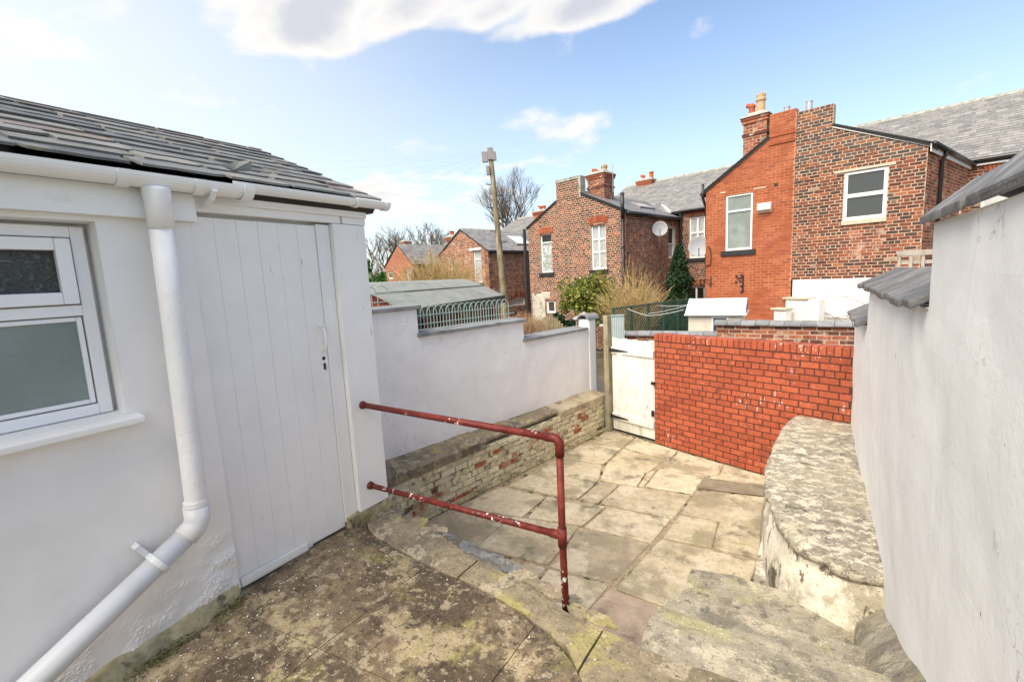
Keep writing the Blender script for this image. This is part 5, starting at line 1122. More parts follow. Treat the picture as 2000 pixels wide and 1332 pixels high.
# ================================================================== middle distance
# neighbour's old brick wall across the alley, in two heights
def coped_wall(name, A, B, zb, zt_, label, tile=.26, mat='brick_worn', n_ind=300, seed=1, cop='coping'):
    A = Vector((A.x, A.y, 0)); B = Vector((B.x, B.y, 0)); u = (B-A).normalized(); n = Vector((u.y, -u.x, 0)); Ln = (B-A).length
    T = Thing(name, A.lerp(B, .5), label, 'wall')
    mb = MB(); mb.obox(A+UZ*zb, u*Ln, n*-.22, UZ*(zt_-zb)); body = T.part('mortar', mb, 'mortar_pale')
    k = int((zt_-zb)/.08)
    pieces(T, body, 'brick', lay(A+UZ*0, u, n, lambda z: [(0, Ln)], zt_-k*.08, k, .08, .225, .013, .006, .06, jit=.005, rng=random.Random(seed)), mat, n_ind, 'bricks')
    s = -.05; rng = random.Random(seed)
    while s < Ln:
        ln = tile*rng.uniform(.95, 1.05); o = A+u*s+n*.07+UZ*(zt_+rng.uniform(0, .006)); mb = MB(); l2 = u*(ln-.008); w_ = n*-.36
        mb.hexa([o, o+l2, o+l2+w_, o+w_, o+UZ*.03, o+l2+UZ*.03, o+l2+n*-.18+UZ*.095, o+n*-.18+UZ*.095]); mb2 = o+n*-.18
        mb.hexa([o+n*-.181, o+l2+n*-.181, o+l2+w_, o+w_, o+n*-.181+UZ*.095, o+l2+n*-.181+UZ*.095, o+l2+w_+UZ*.03, o+w_+UZ*.03])
        T.part('coping_tile', mb, cop); s += ln
    return T
WL0, WL1 = at(1203, 645, 10.1), at(1398, 657, 9.25); WR0, WR1 = at(1400, 625, 9.2), at(1690, 637, 7.9)
coped_wall('brick_wall', WL0, WL1, 0, (WL0.z+WL1.z)/2-.06, 'lower length of old brick alley wall with grey coping tiles seen over the white gate', seed=2)
coped_wall('brick_wall', WR0, WR1, 0, (WR0.z+WR1.z)/2-.06, 'higher length of old mottled brick alley wall with grey coping tiles behind the red wall', seed=3, tile=.25)
# corrugated sheet beside the gate post
A = at(1194, 617, 9.6); B = at(1216, 617, 9.55); u = Vector((B.x-A.x, B.y-A.y, 0)).normalized(); n = Vector((u.y, -u.x, 0)); mb = MB()
vs = []
for i in range(25):
    s = .26*i/24; d = .008*math.sin(i*math.pi/2); p = Vector((A.x, A.y, 0))+u*s+n*d; vs += [p, p+UZ*(A.z), p-n*.012, p-n*.012+UZ*A.z]
mb.add(vs, [(4*i, 4*i+4, 4*i+5, 4*i+1) for i in range(24)]+[(4*i+2, 4*i+3, 4*i+7, 4*i+6) for i in range(24)]+[(4*i+1, 4*i+5, 4*i+7, 4*i+3) for i in range(24)]+[(0, 1, 3, 2), (96, 98, 99, 97)])
mb.obox(Vector((A.x, A.y, A.z))+n*.02-u*.01, u*.28, n*-.045, UZ*.02)
solo('metal_sheet', mb, 'sheet_metal', (A.x, A.y, 0), 'pale green corrugated metal sheet standing just behind the gate post', 'metal sheet')
# plastic garden shed
eL, eR = at(1338, 610, 11.0), at(1456, 611, 10.35); ze = (eL.z+eR.z)/2
eL.z = eR.z = ze; u = Vector((eR.x-eL.x, eR.y-eL.y, 0)).normalized(); nb = Vector((-u.y, u.x, 0)); Ls = (eR-eL).length; dep = 1.15; rise = .30
T = Thing('garden_shed', Vector((eL.x, eL.y, 0)), 'beige plastic garden shed with pale grey pitched roof behind the brick alley wall', 'shed')
b0 = Vector((eL.x, eL.y, 0))+u*.06+nb*.10
mb = MB(); mb.obox(b0, u*(Ls-.12), nb*(dep-.2), UZ*(ze)); wl = T.part('wall', mb, 'shed_beige')
for k in range(3):
    mb = MB(); mb.obox(b0+u*(.02+k*(Ls-.16)/3)+nb*-.008+UZ*.1, u*((Ls-.16)/3-.02), nb*.007, UZ*(ze-.15)); T.part('wall_panel', mb, 'shed_beige', wl, bevel=.004)
mb = MB(); mb.obox(b0+u*.52+nb*-.014+UZ*(ze-.50), u*.36, nb*.012, UZ*.40); fo = T.part('window', mb, 'upvc'); mb = MB(); mb.obox(b0+u*.56+nb*-.018+UZ*(ze-.46), u*.28, nb*.01, UZ*.32); T.part('pane', mb, 'glass_dark', fo)
e0 = Vector((eL.x, eL.y, ze)); r0 = e0+nb*dep/2+UZ*rise+u*.0
mb = MB(); mb.hexa([e0-UZ*.03, e0+u*Ls-UZ*.03, r0+u*(Ls)-UZ*.03, r0-UZ*.03, e0, e0+u*Ls, r0+u*Ls, r0]); rf = T.part('roof', mb, 'shed_roof', bevel=.006)
e1 = e0+nb*dep; mb = MB(); mb.hexa([r0-UZ*.031+nb*.002, r0+u*Ls-UZ*.031+nb*.002, e1+u*Ls-UZ*.03, e1-UZ*.03, r0+nb*.002, r0+u*Ls+nb*.002, e1+u*Ls, e1]); T.part('roof', mb, 'shed_roof')
mb = MB(); mb.prism([e0+u*(Ls-.05)+nb*.12-UZ*.03, e0+u*(Ls-.05)+nb*(dep-.12)-UZ*.03, e0+u*(Ls-.05)+nb*(dep/2)+UZ*(rise-.06)], u*-.03); ga = T.part('gable', mb, 'shed_grey', rf)
mb = MB(); mb.obox(e0+u*(Ls-.048)+nb*.5+UZ*.06, u*.012, nb*.15, UZ*.07); T.part('vent', mb, 'galv', ga)
mb = MB(); mb.obox(e0-UZ*.07+nb*-.012-u*.02, u*(Ls+.04), nb*.03, UZ*.035); mb.obox(e0+u*(Ls-.01)-UZ*.07, u*.03, nb*dep, UZ*.045); T.part('eaves_trim', mb, 'upvc', rf)
# chain-link fence
fA, fB = at(1198, 599, 10.9), at(1352, 586, 13.4); zt_ = (fA.z+fB.z)/2; A = Vector((fA.x, fA.y, 0)); B = Vector((fB.x, fB.y, 0)); u = (B-A).normalized(); Ln = (B-A).length
T = Thing('wire_fence', A.lerp(B, .5), 'dark green chain-link fence with green posts behind the white gate', 'fence')
mb = MB(); stp = .105; hgt = 1.15; zb = zt_-hgt; k = int((Ln+hgt)/stp)
def wire(mb, p, q, r=.009):
    d = (q-p).normalized(); a = d.orthogonal().normalized()*r; b = d.cross(a).normalized()*r
    mb.add([p+a, p-a*.5+b*.87, p-a*.5-b*.87, q+a, q-a*.5+b*.87, q-a*.5-b*.87], [(0, 1, 4, 3), (1, 2, 5, 4), (2, 0, 3, 5)])
for i in range(k):
    s = i*stp-hgt
    a, b = max(0, s), min(Ln, s+hgt)
    if b > a:
        wire(mb, A+u*a+UZ*(zb+(a-s)), A+u*b+UZ*(zb+(b-s))); wire(mb, A+u*a+UZ*(zt_-(a-s)), A+u*b+UZ*(zt_-(b-s)))
T.part('mesh', mb, 'wire_green', kind='stuff')
for i in range(6):
    p = A+u*(Ln*i/5); mb = MB(); mb.obox(p-u*.022, u*.045, Vector((-u.y, u.x, 0))*.045, UZ*(zt_+.02)); T.part('post', mb, 'wire_green')
mb = MB(); mb.tube([A+UZ*zt_, B+UZ*zt_], .014, 8); T.part('top_rail', mb, 'wire_green')
# washing line
T = Thing('washing_line', at(1290, 640, 11.5), 'thin white washing line sagging in front of the chain-link fence', 'washing line')
def sag(p, q, d, n=10): return [p.lerp(q, i/n)-UZ*d*(1-(2*i/n-1)**2) for i in range(n+1)]
for (a, b) in (((1226, 603, 10.9), (1268, 617, 10.7)), ((1268, 617, 10.7), (1335, 605, 10.9)), ((1266, 613, 10.7), (1345, 596, 11.6)), ((1280, 597, 12.2), (1345, 596, 12.4))):
    mb = MB(); mb.tube(sag(at(*a), at(*b), .02), .006, 5); T.part('cord', mb, 'line_white')
# satellite dishes, flue terminal and brackets on the houses
def dish(px, py, dist, label, r, face):
    c = at(px, py, dist); ax = face.normalized(); T = Thing('satellite_dish', c, label, 'dish', 'satellite dishes on the house walls')
    mb = MB(); mb.lathe(c, [(r*.02, -.045), (r*.4, -.036), (r*.75, -.014), (r, .016), (r*1.03, .016), (r*.78, -.022), (r*.4, -.046), (r*.02, -.055)], 28, ax); T.part('reflector', mb, 'dish', smooth=True)
    x = ax.cross(UZ).normalized(); mb = MB(); e = c+ax*r*.95-UZ*r*.35; mb.tube([c-UZ*r*.98, e], .012, 6); T.part('arm', mb, 'iron'); mb = MB(); mb.tube([e-ax*.02, e+ax*.07], .03, 8); T.part('receiver', mb, 'shed_grey')
    mb = MB(); mb.tube([c-ax*.05, c-ax*.22], .018, 6); mb.tube([c-ax*.2-UZ*.15, c-ax*.2+UZ*.05], .02, 6); T.part('bracket', mb, 'iron')
fdir = (CAM-row(-3, 0, 4)).normalized()
dish(1289, 447, 17.0, 'grey satellite dish on the side wall of the dark gabled house', .27, Vector((fdir.x, fdir.y, .12)))
dish(1365, 482, 14.3, 'grey satellite dish at the left corner of the orange brick house', .31, Vector((fdir.x-.1, fdir.y, .1)))
T = Thing('flue_box', row(.6, 0, 4.5), 'small white plastic flue box on the orange brick wall', 'flue box')
mb = MB(); mb.hexa([row(.43, -.15, 4.42), row(.78, -.15, 4.42), row(.78, -.003, 4.34), row(.43, -.003, 4.34), row(.43, -.15, 4.60), row(.78, -.15, 4.60), row(.78, -.003, 4.62), row(.43, -.003, 4.62)]); T.part('box', mb, 'upvc', bevel=.015)
mb = MB(); bar(mb, rowP, .455, .755, 4.45, 4.57, -.156, -.149); T.part('grille', mb, 'fascia_white')
mb = MB(); s_ = 0
T = Thing('wall_bracket', row(.0, 0, 2.5), 'rusty black iron bracket with bolts low on the orange brick wall', 'bracket')
mb = MB(); mb.tube([row(.06, -.03, 2.62), row(.06, -.03, 2.14)], .022, 6); mb.tube([row(-.12, -.02, 2.53), row(.06, -.03, 2.55)], .014, 6); T.part('bar', mb, 'iron')
for (a, z) in ((.02, 2.62), (-.02, 2.45), (.02, 2.3), (.02, 2.13), (-.13, 2.6), (-.13, 2.42)):
    mb = MB(); mb.lathe(row(a, -.001, z), [(.035, 0), (.035, .025), (.015, .03)], 8, -RW); T.part('bolt', mb, 'iron')
T = Thing('wall_bracket', row(-.93, 0, 2.4), 'black triangular hanging basket bracket at the left edge of the orange wall', 'bracket')
mb = MB(); mb.tube([row(-.88, -.02, 2.62), row(-.88, -.02, 2.28)], .014, 6); mb.tube([row(-.88, -.02, 2.5), row(-.99, -.25, 2.52)], .012, 6); mb.tube([row(-.88, -.02, 2.32), row(-.99, -.25, 2.50)], .01, 6); T.part('bar', mb, 'iron')
T = Thing('wall_cable', row(-.93, 0, 3.4), 'black cable loop under the satellite dish on the orange wall', 'cable')
mb = MB(); mb.tube([row(-.98, -.03, 3.55), row(-.90, -.03, 3.45), row(-.88, -.03, 3.2), row(-.90, -.03, 2.98), row(-1.03, -.03, 2.95)], .012, 6); T.part('cord', mb, 'iron')
# stepped white wall with stone caps in front of the pair, bare climber
T = Thing('stepped_wall', row(1.0, -1, 0), 'stepped white painted brick wall with stone caps at the foot of the orange house', 'wall')
for k, (u0, u1, v0, dist) in enumerate(((1535, 1600, 580, 12.7), (1512, 1536, 601, 12.6))):
    A = at(u0, v0, dist); B = at(u1, v0, dist-.9*(u1-u0)/65); u = Vector((B.x-A.x, B.y-A.y, 0)).normalized(); n = Vector((u.y, -u.x, 0)); Ln = (Vector((B.x, B.y, 0))-Vector((A.x, A.y, 0))).length; A0 = Vector((A.x, A.y, 0))
    if k == 1: Ln -= .01
    mb = MB(); mb.obox(A0, u*Ln, n*-.22, UZ*(A.z-.06)); body = T.part('wall', mb, 'brick_white')
    pieces(T, body, 'brick', lay(A0, u, n, lambda z: [(0, Ln)], 0, int((A.z-.06)/.08), .08, .22, .01, .006, .05, jit=.003), 'brick_white', 300)
    mb = MB(); mb.obox(A0-u*.08+n*.05+UZ*(A.z-.058), u*min(Ln+.1, .75), n*-.33, UZ*.05); T.part('cap_stone', mb, 'stone_pale', bevel=.006)
T = Thing('bare_climber', row(2.3, -.2, 0), 'leafless climbing stems sprawling across the white render of the brown house', 'plant')
rng = random.Random(3)
for k in range(26):
    s = rng.uniform(1.6, 3.6); z = rng.uniform(1.2, 1.8); p = row(s, -.12, z); pth = [p]; a = rng.uniform(-.6, .9); sg = rng.choice((-1, 1))
    for i in range(12):
        a += rng.uniform(-.45, .35); p = p+RU*(sg*.11*math.cos(a))+UZ*(.10*math.sin(a))-RW*rng.uniform(-.02, .02); p.z = max(.6, min(2.35, p.z)); pth.append(p)
    mb = MB(); mb.tube(pth, .009, 5, True, .003); T.part('stem', mb, 'twig')
# trellis by the right wall
A = at(1757, 495, 9.0); B = at(1829, 482, 8.55); bt = at(1757, 545, 9.0).z
T = Thing('trellis', Vector((A.x, A.y, 0)), 'grey timber trellis panel standing behind the right-hand wall coping', 'trellis')
zt_ = (A.z+B.z)/2; u = Vector((B.x-A.x, B.y-A.y, 0)); Ln = u.length; u.normalize(); n = Vector((u.y, -u.x, 0)); A0 = Vector((A.x, A.y, 0))
mb = MB(); mb.obox(A0-u*.03+n*.03+UZ*(zt_-.10), u*(Ln+.1), n*-.06, UZ*.10); T.part('top_rail', mb, 'wood_grey', bevel=.005)
for k in range(4):
    mb = MB(); mb.obox(A0+u*(Ln*k/3-.02)+n*.02+UZ*.3, u*(.05 if k < 3 else .09), n*-.04, UZ*(zt_-.405)); T.part('upright', mb, 'wood_grey', bevel=.004)
for k in range(9):
    mb = MB(); mb.obox(A0+n*-.025+UZ*(zt_-.26-.17*k), u*Ln, n*-.02, UZ*.07); T.part('slat', mb, 'wood_grey')
# telegraph pole
T = Thing('telegraph_pole', at(985, 600, 12.5)*1, 'leaning weathered wooden telegraph pole with junction boxes', 'pole')
pb_, pt_ = at(990, 640, 12.5), at(957, 290, 12.5); pb_ = pt_+(pb_-pt_)*1.25
mb = MB(); mb.tube([pb_.lerp(pt_, i/8) for i in range(9)], .105, 14, True, .062); T.part('shaft', mb, 'wood_pole', smooth=True)
ax = (pt_-pb_).normalized(); rv = rgt.copy(); rv.z = 0; rv.normalize(); fv = rv.cross(UZ)
for (du, dv, w_, hh) in ((-.16, -.40, .17, .30), (.0, -.34, .16, .34), (.10, -.36, .1, .25), (-.11, -.75, .1, .26)):
    mb = MB(); o = pt_+ax*dv+rv*(du-w_/2)+fv*.10; mb.obox(o, rv*w_, fv*-.09, ax*hh); T.part('junction_box', mb, 'shed_grey', bevel=.02)
for k in range(14):
    p = pt_-ax*(1.0+.32*k); sg = 1 if k % 2 else -1; mb = MB(); mb.tube([p+rv*.05*sg, p+rv*.21*sg+UZ*.02], .012, 6); T.part('step_iron', mb, 'iron')
for (x, y, dist, r) in ((500, 306, 30, .012), (500, 330, 30, .012), (560, 352, 24, .012), (560, 384, 22, .012), (620, 425, 24, .012), (700, 470, 20, .012), (905, 455, 20, .01), (640, 360, 24, .01)):
    mb = MB(); q = at(x, y, dist); p = pt_-ax*.12; mb.tube([p.lerp(q, i/12)-UZ*.25*(1-(2*i/12-1)**2) for i in range(13)], r*.2, 4); T.part('wire', mb, 'galv')
# felt-roofed summer shed beyond the left wall
P1 = at(985, 577, 10.); P0 = onz(808, 603, P1.z); e = Vector((P1.x-P0.x, P1.y-P0.y, 0)); Le = 3.95; e.normalize(); P0 = P1-e*Le; n = Vector((-e.y, e.x, 0)); wd = 1.75; rs = .40
T = Thing('felt_shed', Vector((P0.x, P0.y, 0)), 'timber shed with grey green felt roof beyond the left garden wall', 'shed')
def sh(a, b, z): return P0+e*a+n*b+UZ*z
prof = [(0, 0), (.42, .21), (.80, .37), (.95, .40), (1.15, .36), (1.75, .02)]
mb = MB()
for (a, z), (b, z2) in zip(prof, prof[1:]): mb.hexa([sh(-.1, a, z-.03), sh(Le, a, z-.03), sh(Le, b, z2-.03), sh(-.1, b, z2-.03), sh(-.1, a, z), sh(Le, a, z), sh(Le, b, z2), sh(-.1, b, z2)])
rf = T.part('felt_roof', mb, 'felt')
mb = MB(); mb.hexa([sh(-.1, .45, .222), sh(Le, .45, .222), sh(Le, .47, .232), sh(-.1, .47, .232), sh(-.1, .45, .236), sh(Le, .45, .236), sh(Le, .47, .246), sh(-.1, .47, .246)]); T.part('felt_lap', mb, 'felt_edge', rf)
mb = MB(); mb.hexa([sh(-.1, -.01, -.16), sh(Le+.01, -.01, -.16), sh(Le+.01, .02, -.16), sh(-.1, .02, -.16), sh(-.1, -.02, .004), sh(Le+.01, -.02, .004), sh(Le+.01, .02, .01), sh(-.1, .02, .01)]); T.part('felt_edge', mb, 'felt_edge', rf)
zb = -P1.z
mb = MB(); mb.obox(sh(.1, .22, zb), e*(Le-.25), n*1.3, UZ*(P1.z-.04)); T.part('wall', mb, 'shed_dark')
mb = MB(); mb.prism([sh(.08, .2, -.5), sh(.08, 1.55, -.5), sh(.08, 1.5, .12), sh(.08, .95, .35), sh(.08, .25, .06)], e*-.03); T.part('gable', mb, 'wood_red')
for k in range(7):
    mb = MB(); mb.obox(sh(.12+k*(Le-.4)/6, .17, zb), e*.085, n*.04, UZ*(P1.z-.03)); T.part('post', mb, 'wood_red')
for k in range(3):
    mb = MB(); mb.obox(sh(1.35+k*.62, .185, -.55), e*.5, n*.02, UZ*.38); T.part('pane', mb, 'glass_dark')
mb = MB(); mb.obox(sh(Le-.16, .2, zb), e*.03, n*1.3, UZ*(P1.z-.05)); T.part('end_wall', mb, 'wood_red')
# bow-top wire fencing tied behind the left wall
T = Thing('bow_wire_fence', GA+gd*1, 'pale green bow-topped wire fencing standing on the left garden wall', 'fence')
def hoops(s0, s1, z0, z1, pitch):
    n = int((s1-s0)/pitch)
    for k in range(n):
        a = s0+k*pitch; b = a+pitch*1.5; r = (b-a)/2; c = GA-gno*.16+gd*((a+b)/2); pth = [c-gd*r+UZ*z0]
        for i in range(9): t = math.pi*(1-i/8); pth.append(c+gd*(math.cos(t)*r)+UZ*(z1-r*1.1+math.sin(t)*r*1.1))
        pth.append(c+gd*r+UZ*z0); mb = MB(); mb.tube(pth, .0055, 5); T.part('hoop', mb, 'wire_pale')
    for f in (.2, .48, .74):
        z = z0+(z1-z0)*f; mb = MB(); mb.tube([GA-gno*.16+gd*s0+UZ*z, GA-gno*.16+gd*(s1+pitch)+UZ*z], .0055, 5); T.part('line_wire', mb, 'wire_pale')
hoops(.26, 2.0, 2.10, 2.53, .105); hoops(-1.1, .0, 2.45, 2.83, .16)
# arched picket panel, bird table
c0 = at(1043, 640, 12.5); c1 = at(1100, 636, 12.9); u = Vector((c1.x-c0.x, c1.y-c0.y, 0)); Ln = u.length; u.normalize(); n = Vector((u.y, -u.x, 0)); A0 = Vector((c0.x, c0.y, 0)); zt_ = at(1065, 618, 12.6).z
T = Thing('picket_panel', A0, 'tan wooden picket panel with an arched top beyond the left wall', 'fence')
for k in range(13):
    f = k/12; zz = zt_-.28*(2*f-.9)**2; mb = MB(); mb.obox(A0+u*(Ln*f), u*(Ln/13*.82), n*.02, UZ*max(.8, zz)); T.part('picket', mb, 'wood_tan', bevel=.006)
for z in (1.0, zt_-.45):
    mb = MB(); mb.obox(A0+n*-.03+UZ*z, u*Ln, n*.028, UZ*.06); T.part('rail', mb, 'wood_tan')
mb = MB(); mb.obox(A0-u*.14, u*.09, n*.09, UZ*(zt_-.1)); T.part('post', mb, 'wood_post')
c = at(1141, 622, 13.0)
T = Thing('bird_table', Vector((c.x, c.y, 0)), 'small roofed bird table of pale brown timber beside the pier', 'bird table')
mb = MB(); mb.obox(Vector((c.x-.04, c.y-.04, 0)), Vector((.08, 0, 0)), Vector((0, .08, 0)), UZ*(c.z-.25)); T.part('post', mb, 'wood_grey')
mb = MB(); mb.obox(Vector((c.x-.22, c.y-.19, c.z-.248)), Vector((.44, 0, 0)), Vector((0, .38, 0)), UZ*.04); T.part('tray', mb, 'wood_grey')
mb = MB(); q = Vector((c.x, c.y, c.z)); mb.add([q+Vector((-.27, -.24, 0)), q+Vector((.27, -.24, 0)), q+Vector((.27, .24, 0)), q+Vector((-.27, .24, 0)), q+Vector((0, 0, .2))], [(0, 1, 4), (1, 2, 4), (2, 3, 4), (3, 0, 4), (3, 2, 1, 0)]); T.part('roof', mb, 'wood_grey')
for (a, b) in ((-.17, -.15), (.17, -.15), (.17, .15), (-.17, .15)):
    mb = MB(); mb.tube([Vector((c.x+a, c.y+b, c.z-.21)), Vector((c.x+a, c.y+b, c.z+.06))], .02, 6); T.part('corner_post', mb, 'wood_grey')

# ================================================================== planting
def leaves(mb, c, size, rng, n=None):
    n_ = Vector((rng.gauss(0, 1), rng.gauss(0, 1), rng.gauss(.4, .8))).normalized(); a = n_.orthogonal().normalized(); a = Matrix.Rotation(rng.uniform(0, 6.28), 3, n_) @ a; b = n_.cross(a)
    s = size*rng.uniform(.6, 1.3); mb.add([c-a*s, c-b*s*.45+n_*s*.12, c+a*s, c+b*s*.45+n_*s*.12], [(0, 1, 2, 3)])
def blobbush(name, label, cat, c, rx, ry, rz, nl, size, mat, seed, lumps=14, base=None, stems=8):
    rng = random.Random(seed); base = base or Vector((c.x, c.y, 0)); T = Thing(name, base, label, cat)
    mb = MB(); cl = []
    for i in range(lumps):
        d = Vector((rng.gauss(0, 1), rng.gauss(0, 1), rng.gauss(0, 1))).normalized()*rng.uniform(.45, .95); cl.append((Vector((c.x+d.x*rx, c.y+d.y*ry, c.z+d.z*rz)), rng.uniform(.25, .45)))
    for i in range(nl):
        q, r = rng.choice(cl); d = Vector((rng.gauss(0, 1), rng.gauss(0, 1), rng.gauss(0, 1))).normalized()*(rng.random()**.4)*r
        p = Vector((q.x+d.x*rx, q.y+d.y*ry, q.z+d.z*rz*1.1))
        if p.z > .02: leaves(mb, p, size, rng)
    T.part('crown', mb, mat, kind='stuff')
    mb = MB()
    for i in range(stems):
        q, r = cl[i % len(cl)]; mb.tube([base+Vector((rng.uniform(-.1, .1), rng.uniform(-.1, .1), 0)), base.lerp(q, .5)+Vector((rng.uniform(-.1, .1), rng.uniform(-.1, .1), .1)), q], .03, 5, True, .008)
    T.part('stem', mb, 'bark', kind='stuff')
def twigbush(name, label, base, h, spread, n, mat, seed, r=.008, droop=.0, up=1.0, forks=2):
    rng = random.Random(seed); T = Thing(name, base, label, 'shrub'); mb = MB()
    for i in range(n):
        az = rng.uniform(0, 6.283); rr = rng.random()**.6; tip = base+Vector((math.cos(az)*spread*rr, math.sin(az)*spread*rr, h*rng.uniform(.55, 1.0)*up*(1-.35*rr)))
        p0 = base+Vector((math.cos(az)*.15*rr, math.sin(az)*.15*rr, 0)); pm = p0.lerp(tip, .5)+Vector((rng.gauss(0, .06), rng.gauss(0, .06), h*.10))*1.0
        pth = [p0, p0.lerp(pm, .6)+Vector((rng.gauss(0, .03), rng.gauss(0, .03), 0)), pm, pm.lerp(tip, .55)+Vector((rng.gauss(0, .05), rng.gauss(0, .05), .03)), tip-UZ*droop*rr]
        mb.tube(pth, r, 4, False, r*.3)
        for f in range(forks):
            a = pth[rng.choice((2, 3))]; d = Vector((rng.gauss(0, .35), rng.gauss(0, .35), rng.uniform(.1, .6)))*h*.28; mb.tube([a, a+d*.5+Vector((rng.gauss(0, .03), rng.gauss(0, .03), 0)), a+d], r*.6, 3, False, r*.25)
    T.part('stems', mb, mat, kind='stuff')
c = at(1147, 577, 15.6); blobbush('evergreen_bush', 'rounded yellow green evergreen bush in front of the dark gabled house', 'bush', Vector((c.x, c.y, c.z-.1)), .95, .8, .98, 5200, .07, 'leaf_bush', 5, 26)
c = at(1105, 640, 14.0); blobbush('low_shrub', 'low dark green shrub at the foot of the evergreen bush', 'bush', Vector((c.x, c.y, c.z-.1)), .75, .5, .55, 1600, .07, 'leaf_dark', 6, 12)
c = at(1326, 545, 17.0); 
rng = random.Random(9); T = Thing('conifer', Vector((c.x, c.y, 0)), 'narrow dark green conifer beside the orange brick house', 'tree')
mb = MB(); topz = at(1335, 478, 17).z
for i in range(6500):
    f = rng.random()**.8; z = .3+(topz-.3)*f; r = 1.0*(1-f)**.75*(.75+.35*noise.noise(Vector((z*2.2, 4, 0))))+.05; az = rng.uniform(0, 6.283); rr = r*rng.random()**.35*(1+.25*noise.noise(Vector((math.cos(az)*2, math.sin(az)*2, z*2.4))))
    p = Vector((c.x+math.cos(az)*rr, c.y+math.sin(az)*rr, z)); leaves(mb, p, .075, rng)
T.part('crown', mb, 'leaf_dark', kind='stuff'); mb = MB(); mb.tube([(c.x, c.y, 0), (c.x, c.y, topz*.8)], .08, 8, True, .02); T.part('trunk', mb, 'bark')
c = at(1236, 600, 14.6); twigbush('dry_shrub', 'tan leafless shrub spraying up beside the dark gabled house', Vector((c.x, c.y, .2)), 3.3, 1.25, 420, 'twig_tan', 11, .009)
c = at(850, 560, 17.5); twigbush('dry_shrub', 'wide golden leafless shrub beyond the felt-roofed shed', Vector((c.x, c.y, 1.0)), 3.6, 2.3, 620, 'twig_tan', 12, .011)
c = at(1022, 625, 12.0); twigbush('dry_grass', 'drooping clump of dry brown grass behind the left garden wall', Vector((c.x, c.y, c.z-.55)), .95, .85, 420, 'straw', 13, .006, .45, 1.0, 0)
c = at(718, 560, 9.5); blobbush('green_shrub', 'fresh green shrub peeping past the outhouse corner', 'bush', Vector((c.x, c.y, c.z)), .35, .35, .55, 1300, .055, 'leaf_green', 14, 10)
def bare_tree(name, label, base, h, spread, seed, levels=5, r0=.22, group=None, tw='twig'):
    rng = random.Random(seed); T = Thing(name, base, label, 'tree', group); tr = MB(); cr = MB()
    def grow(p, d, ln, r, lv):
        q = p+d*ln; mid = p.lerp(q, .5)+Vector((rng.gauss(0, 1), rng.gauss(0, 1), rng.gauss(0, .5)))*ln*.06
        (tr if lv >= levels-1 else cr).tube([p, mid, q], r, 6 if lv > 2 else 3, False, r*.62)
        if lv == 0: return
        k = rng.choice((2, 3, 3)) if lv > 1 else rng.choice((3, 4))
        for i in range(k):
            t = Vector((rng.gauss(0, 1), rng.gauss(0, 1), rng.gauss(.25, .6))).normalized(); nd = (d*.95+t*spread).normalized(); nd.z = nd.z*.85+.16
            grow(q if i < 2 else p.lerp(q, rng.uniform(.5, .9)), nd.normalized(), ln*rng.uniform(.62, .85), r*.6, lv-1)
    grow(base, Vector((rng.gauss(0, .04), rng.gauss(0, .04), 1)).normalized(), h*.26, r0, levels)
    T.part('trunk', tr, 'bark', smooth=True); T.part('crown', cr, tw, kind='stuff')
def base_at(px, dist, z=0): p = at(px, 520, dist); return Vector((p.x, p.y, z))
bare_tree('bare_tree', 'large leafless tree rising behind the dark gabled house', base_at(1026, 34), 11.3, .46, 23, 8, .24)
for k, (px, dist, hh, lab) in enumerate(((722, 60, 9.6, 'pale leafless tree nearest the outhouse corner in the far tree line'), (758, 66, 9.2, 'small leafless tree second from the outhouse corner on the skyline'), (795, 62, 11.4, 'leafless tree standing over the far red gable on the skyline'), (838, 64, 11.2, 'leafless tree left of the small chimney on the skyline'), (880, 75, 10.6, 'leafless tree top just above the weathered house roof on the skyline'))):
    bare_tree('bare_tree', lab, base_at(px, dist), hh*1.22, .55, 40+k, 6, .3, 'bare trees on the skyline')
for k, px in enumerate((700, 740, 776, 818, 860)):
    c = base_at(px, 80); twigbush('distant_thicket', ['far grey thicket behind the outhouse corner', 'far grey thicket left of the far red gable', 'far grey thicket over the far red gable', 'far grey thicket right of the far red gable', 'far grey thicket beside the weathered house roof'][k], c, 7.4, 3.6, 260, 'twig', 60+k, .045, 0, 1.0, 3)

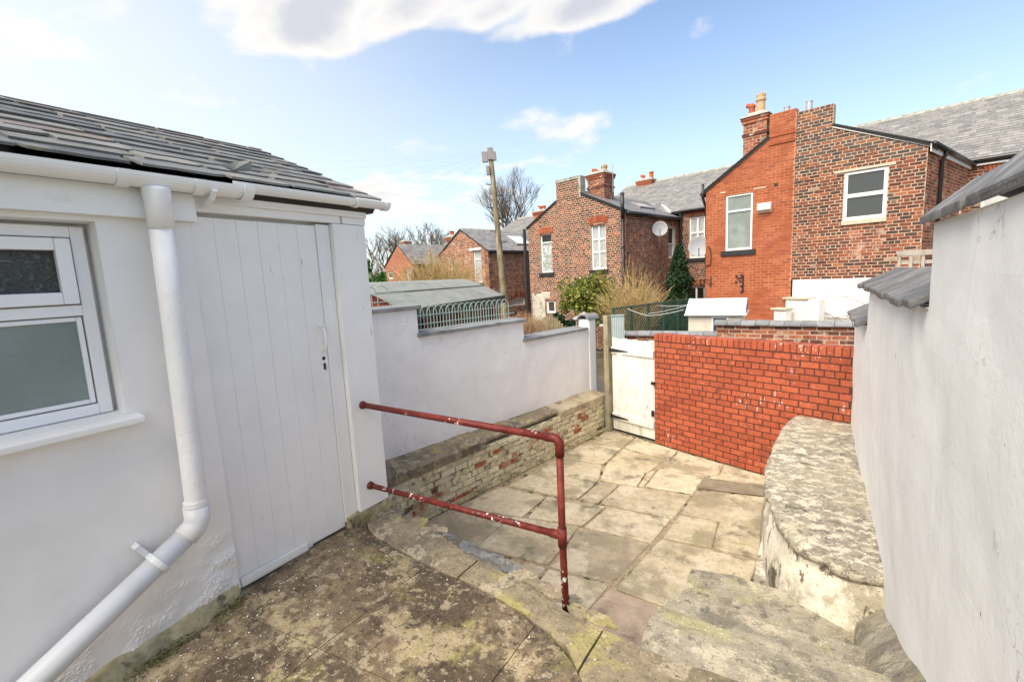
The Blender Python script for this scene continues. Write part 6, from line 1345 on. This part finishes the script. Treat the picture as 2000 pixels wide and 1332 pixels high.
# ================================================================== litter: paint flakes and grit on the platform, moss in the joints
rng = random.Random(91); mb = MB()
for k in range(300):
    if k < 220: x = -2.42+abs(rng.gauss(0, .35)); y = rng.uniform(.3, 1.8)
    else: x = rng.uniform(-2.3, .1); y = rng.uniform(.2, 1.7)
    if y > cy_(x)-.02 and k % 3: y = cy_(x)-rng.uniform(.02, .3)
    z = pz(x, y)+.010*noise.fractal(Vector((x, y, 0))*2.2, 1, 2, 3)+.004*noise.noise(Vector((x, y, 0))*11)+.002
    r = rng.choice((.0018, .002, .0025, .003, .005)); a0_ = rng.uniform(0, 6.28); n = rng.choice((3, 4, 5))
    mb.prism([Vector((x+math.cos(a0_+i*6.283/n)*r*rng.uniform(.6, 1.2), y+math.sin(a0_+i*6.283/n)*r*rng.uniform(.6, 1.2), z+rng.uniform(0, .002))) for i in range(n)], (0, 0, .0015))
solo('paint_flakes', mb, 'render_white', (-1.6, 1, 1.25), 'white paint flakes scattered over the platform by the door', 'paint flakes', kind='stuff')
mb = MB()
def moss(p, spread, n, size):
    for i in range(n):
        q = p+Vector((rng.gauss(0, spread), rng.gauss(0, spread), abs(rng.gauss(0, .006)))); leaves(mb, q, size, rng)
for k in range(60):
    s_ = rng.uniform(.3, fl_); moss(FA+fu*s_+fn*rng.uniform(.02, .07)+UZ*.03, .02, 12, .009)
for k in range(26): moss(GP+gu*rng.uniform(0, gl)+gn*rng.uniform(.0, .05)+UZ*.008, .02, 14, .009)
for k in range(26): moss(RA+ru*rng.uniform(0, rl*.75)+rn*rng.uniform(.01, .05)+UZ*.006, .018, 12, .008)
for k in range(40):
    y = rng.uniform(.2, 1.0); moss(Vector((-2.40+rng.uniform(-.03, .05), y, pz(-2.4, y)+.012)), .02, 14, .008)
for k in range(30):
    f = rng.choice(flags); i = rng.randrange(len(f)); a_, b_ = Vector((*f[i], 0)), Vector((*f[(i+1) % len(f)], 0)); moss(a_.lerp(b_, rng.random())+UZ*.002, .012, 10, .007)
solo('moss_tufts', mb, 'leaf_moss', (-2, 4, 0), 'small moss tufts in the joints and along the wall feet', 'moss', kind='stuff')
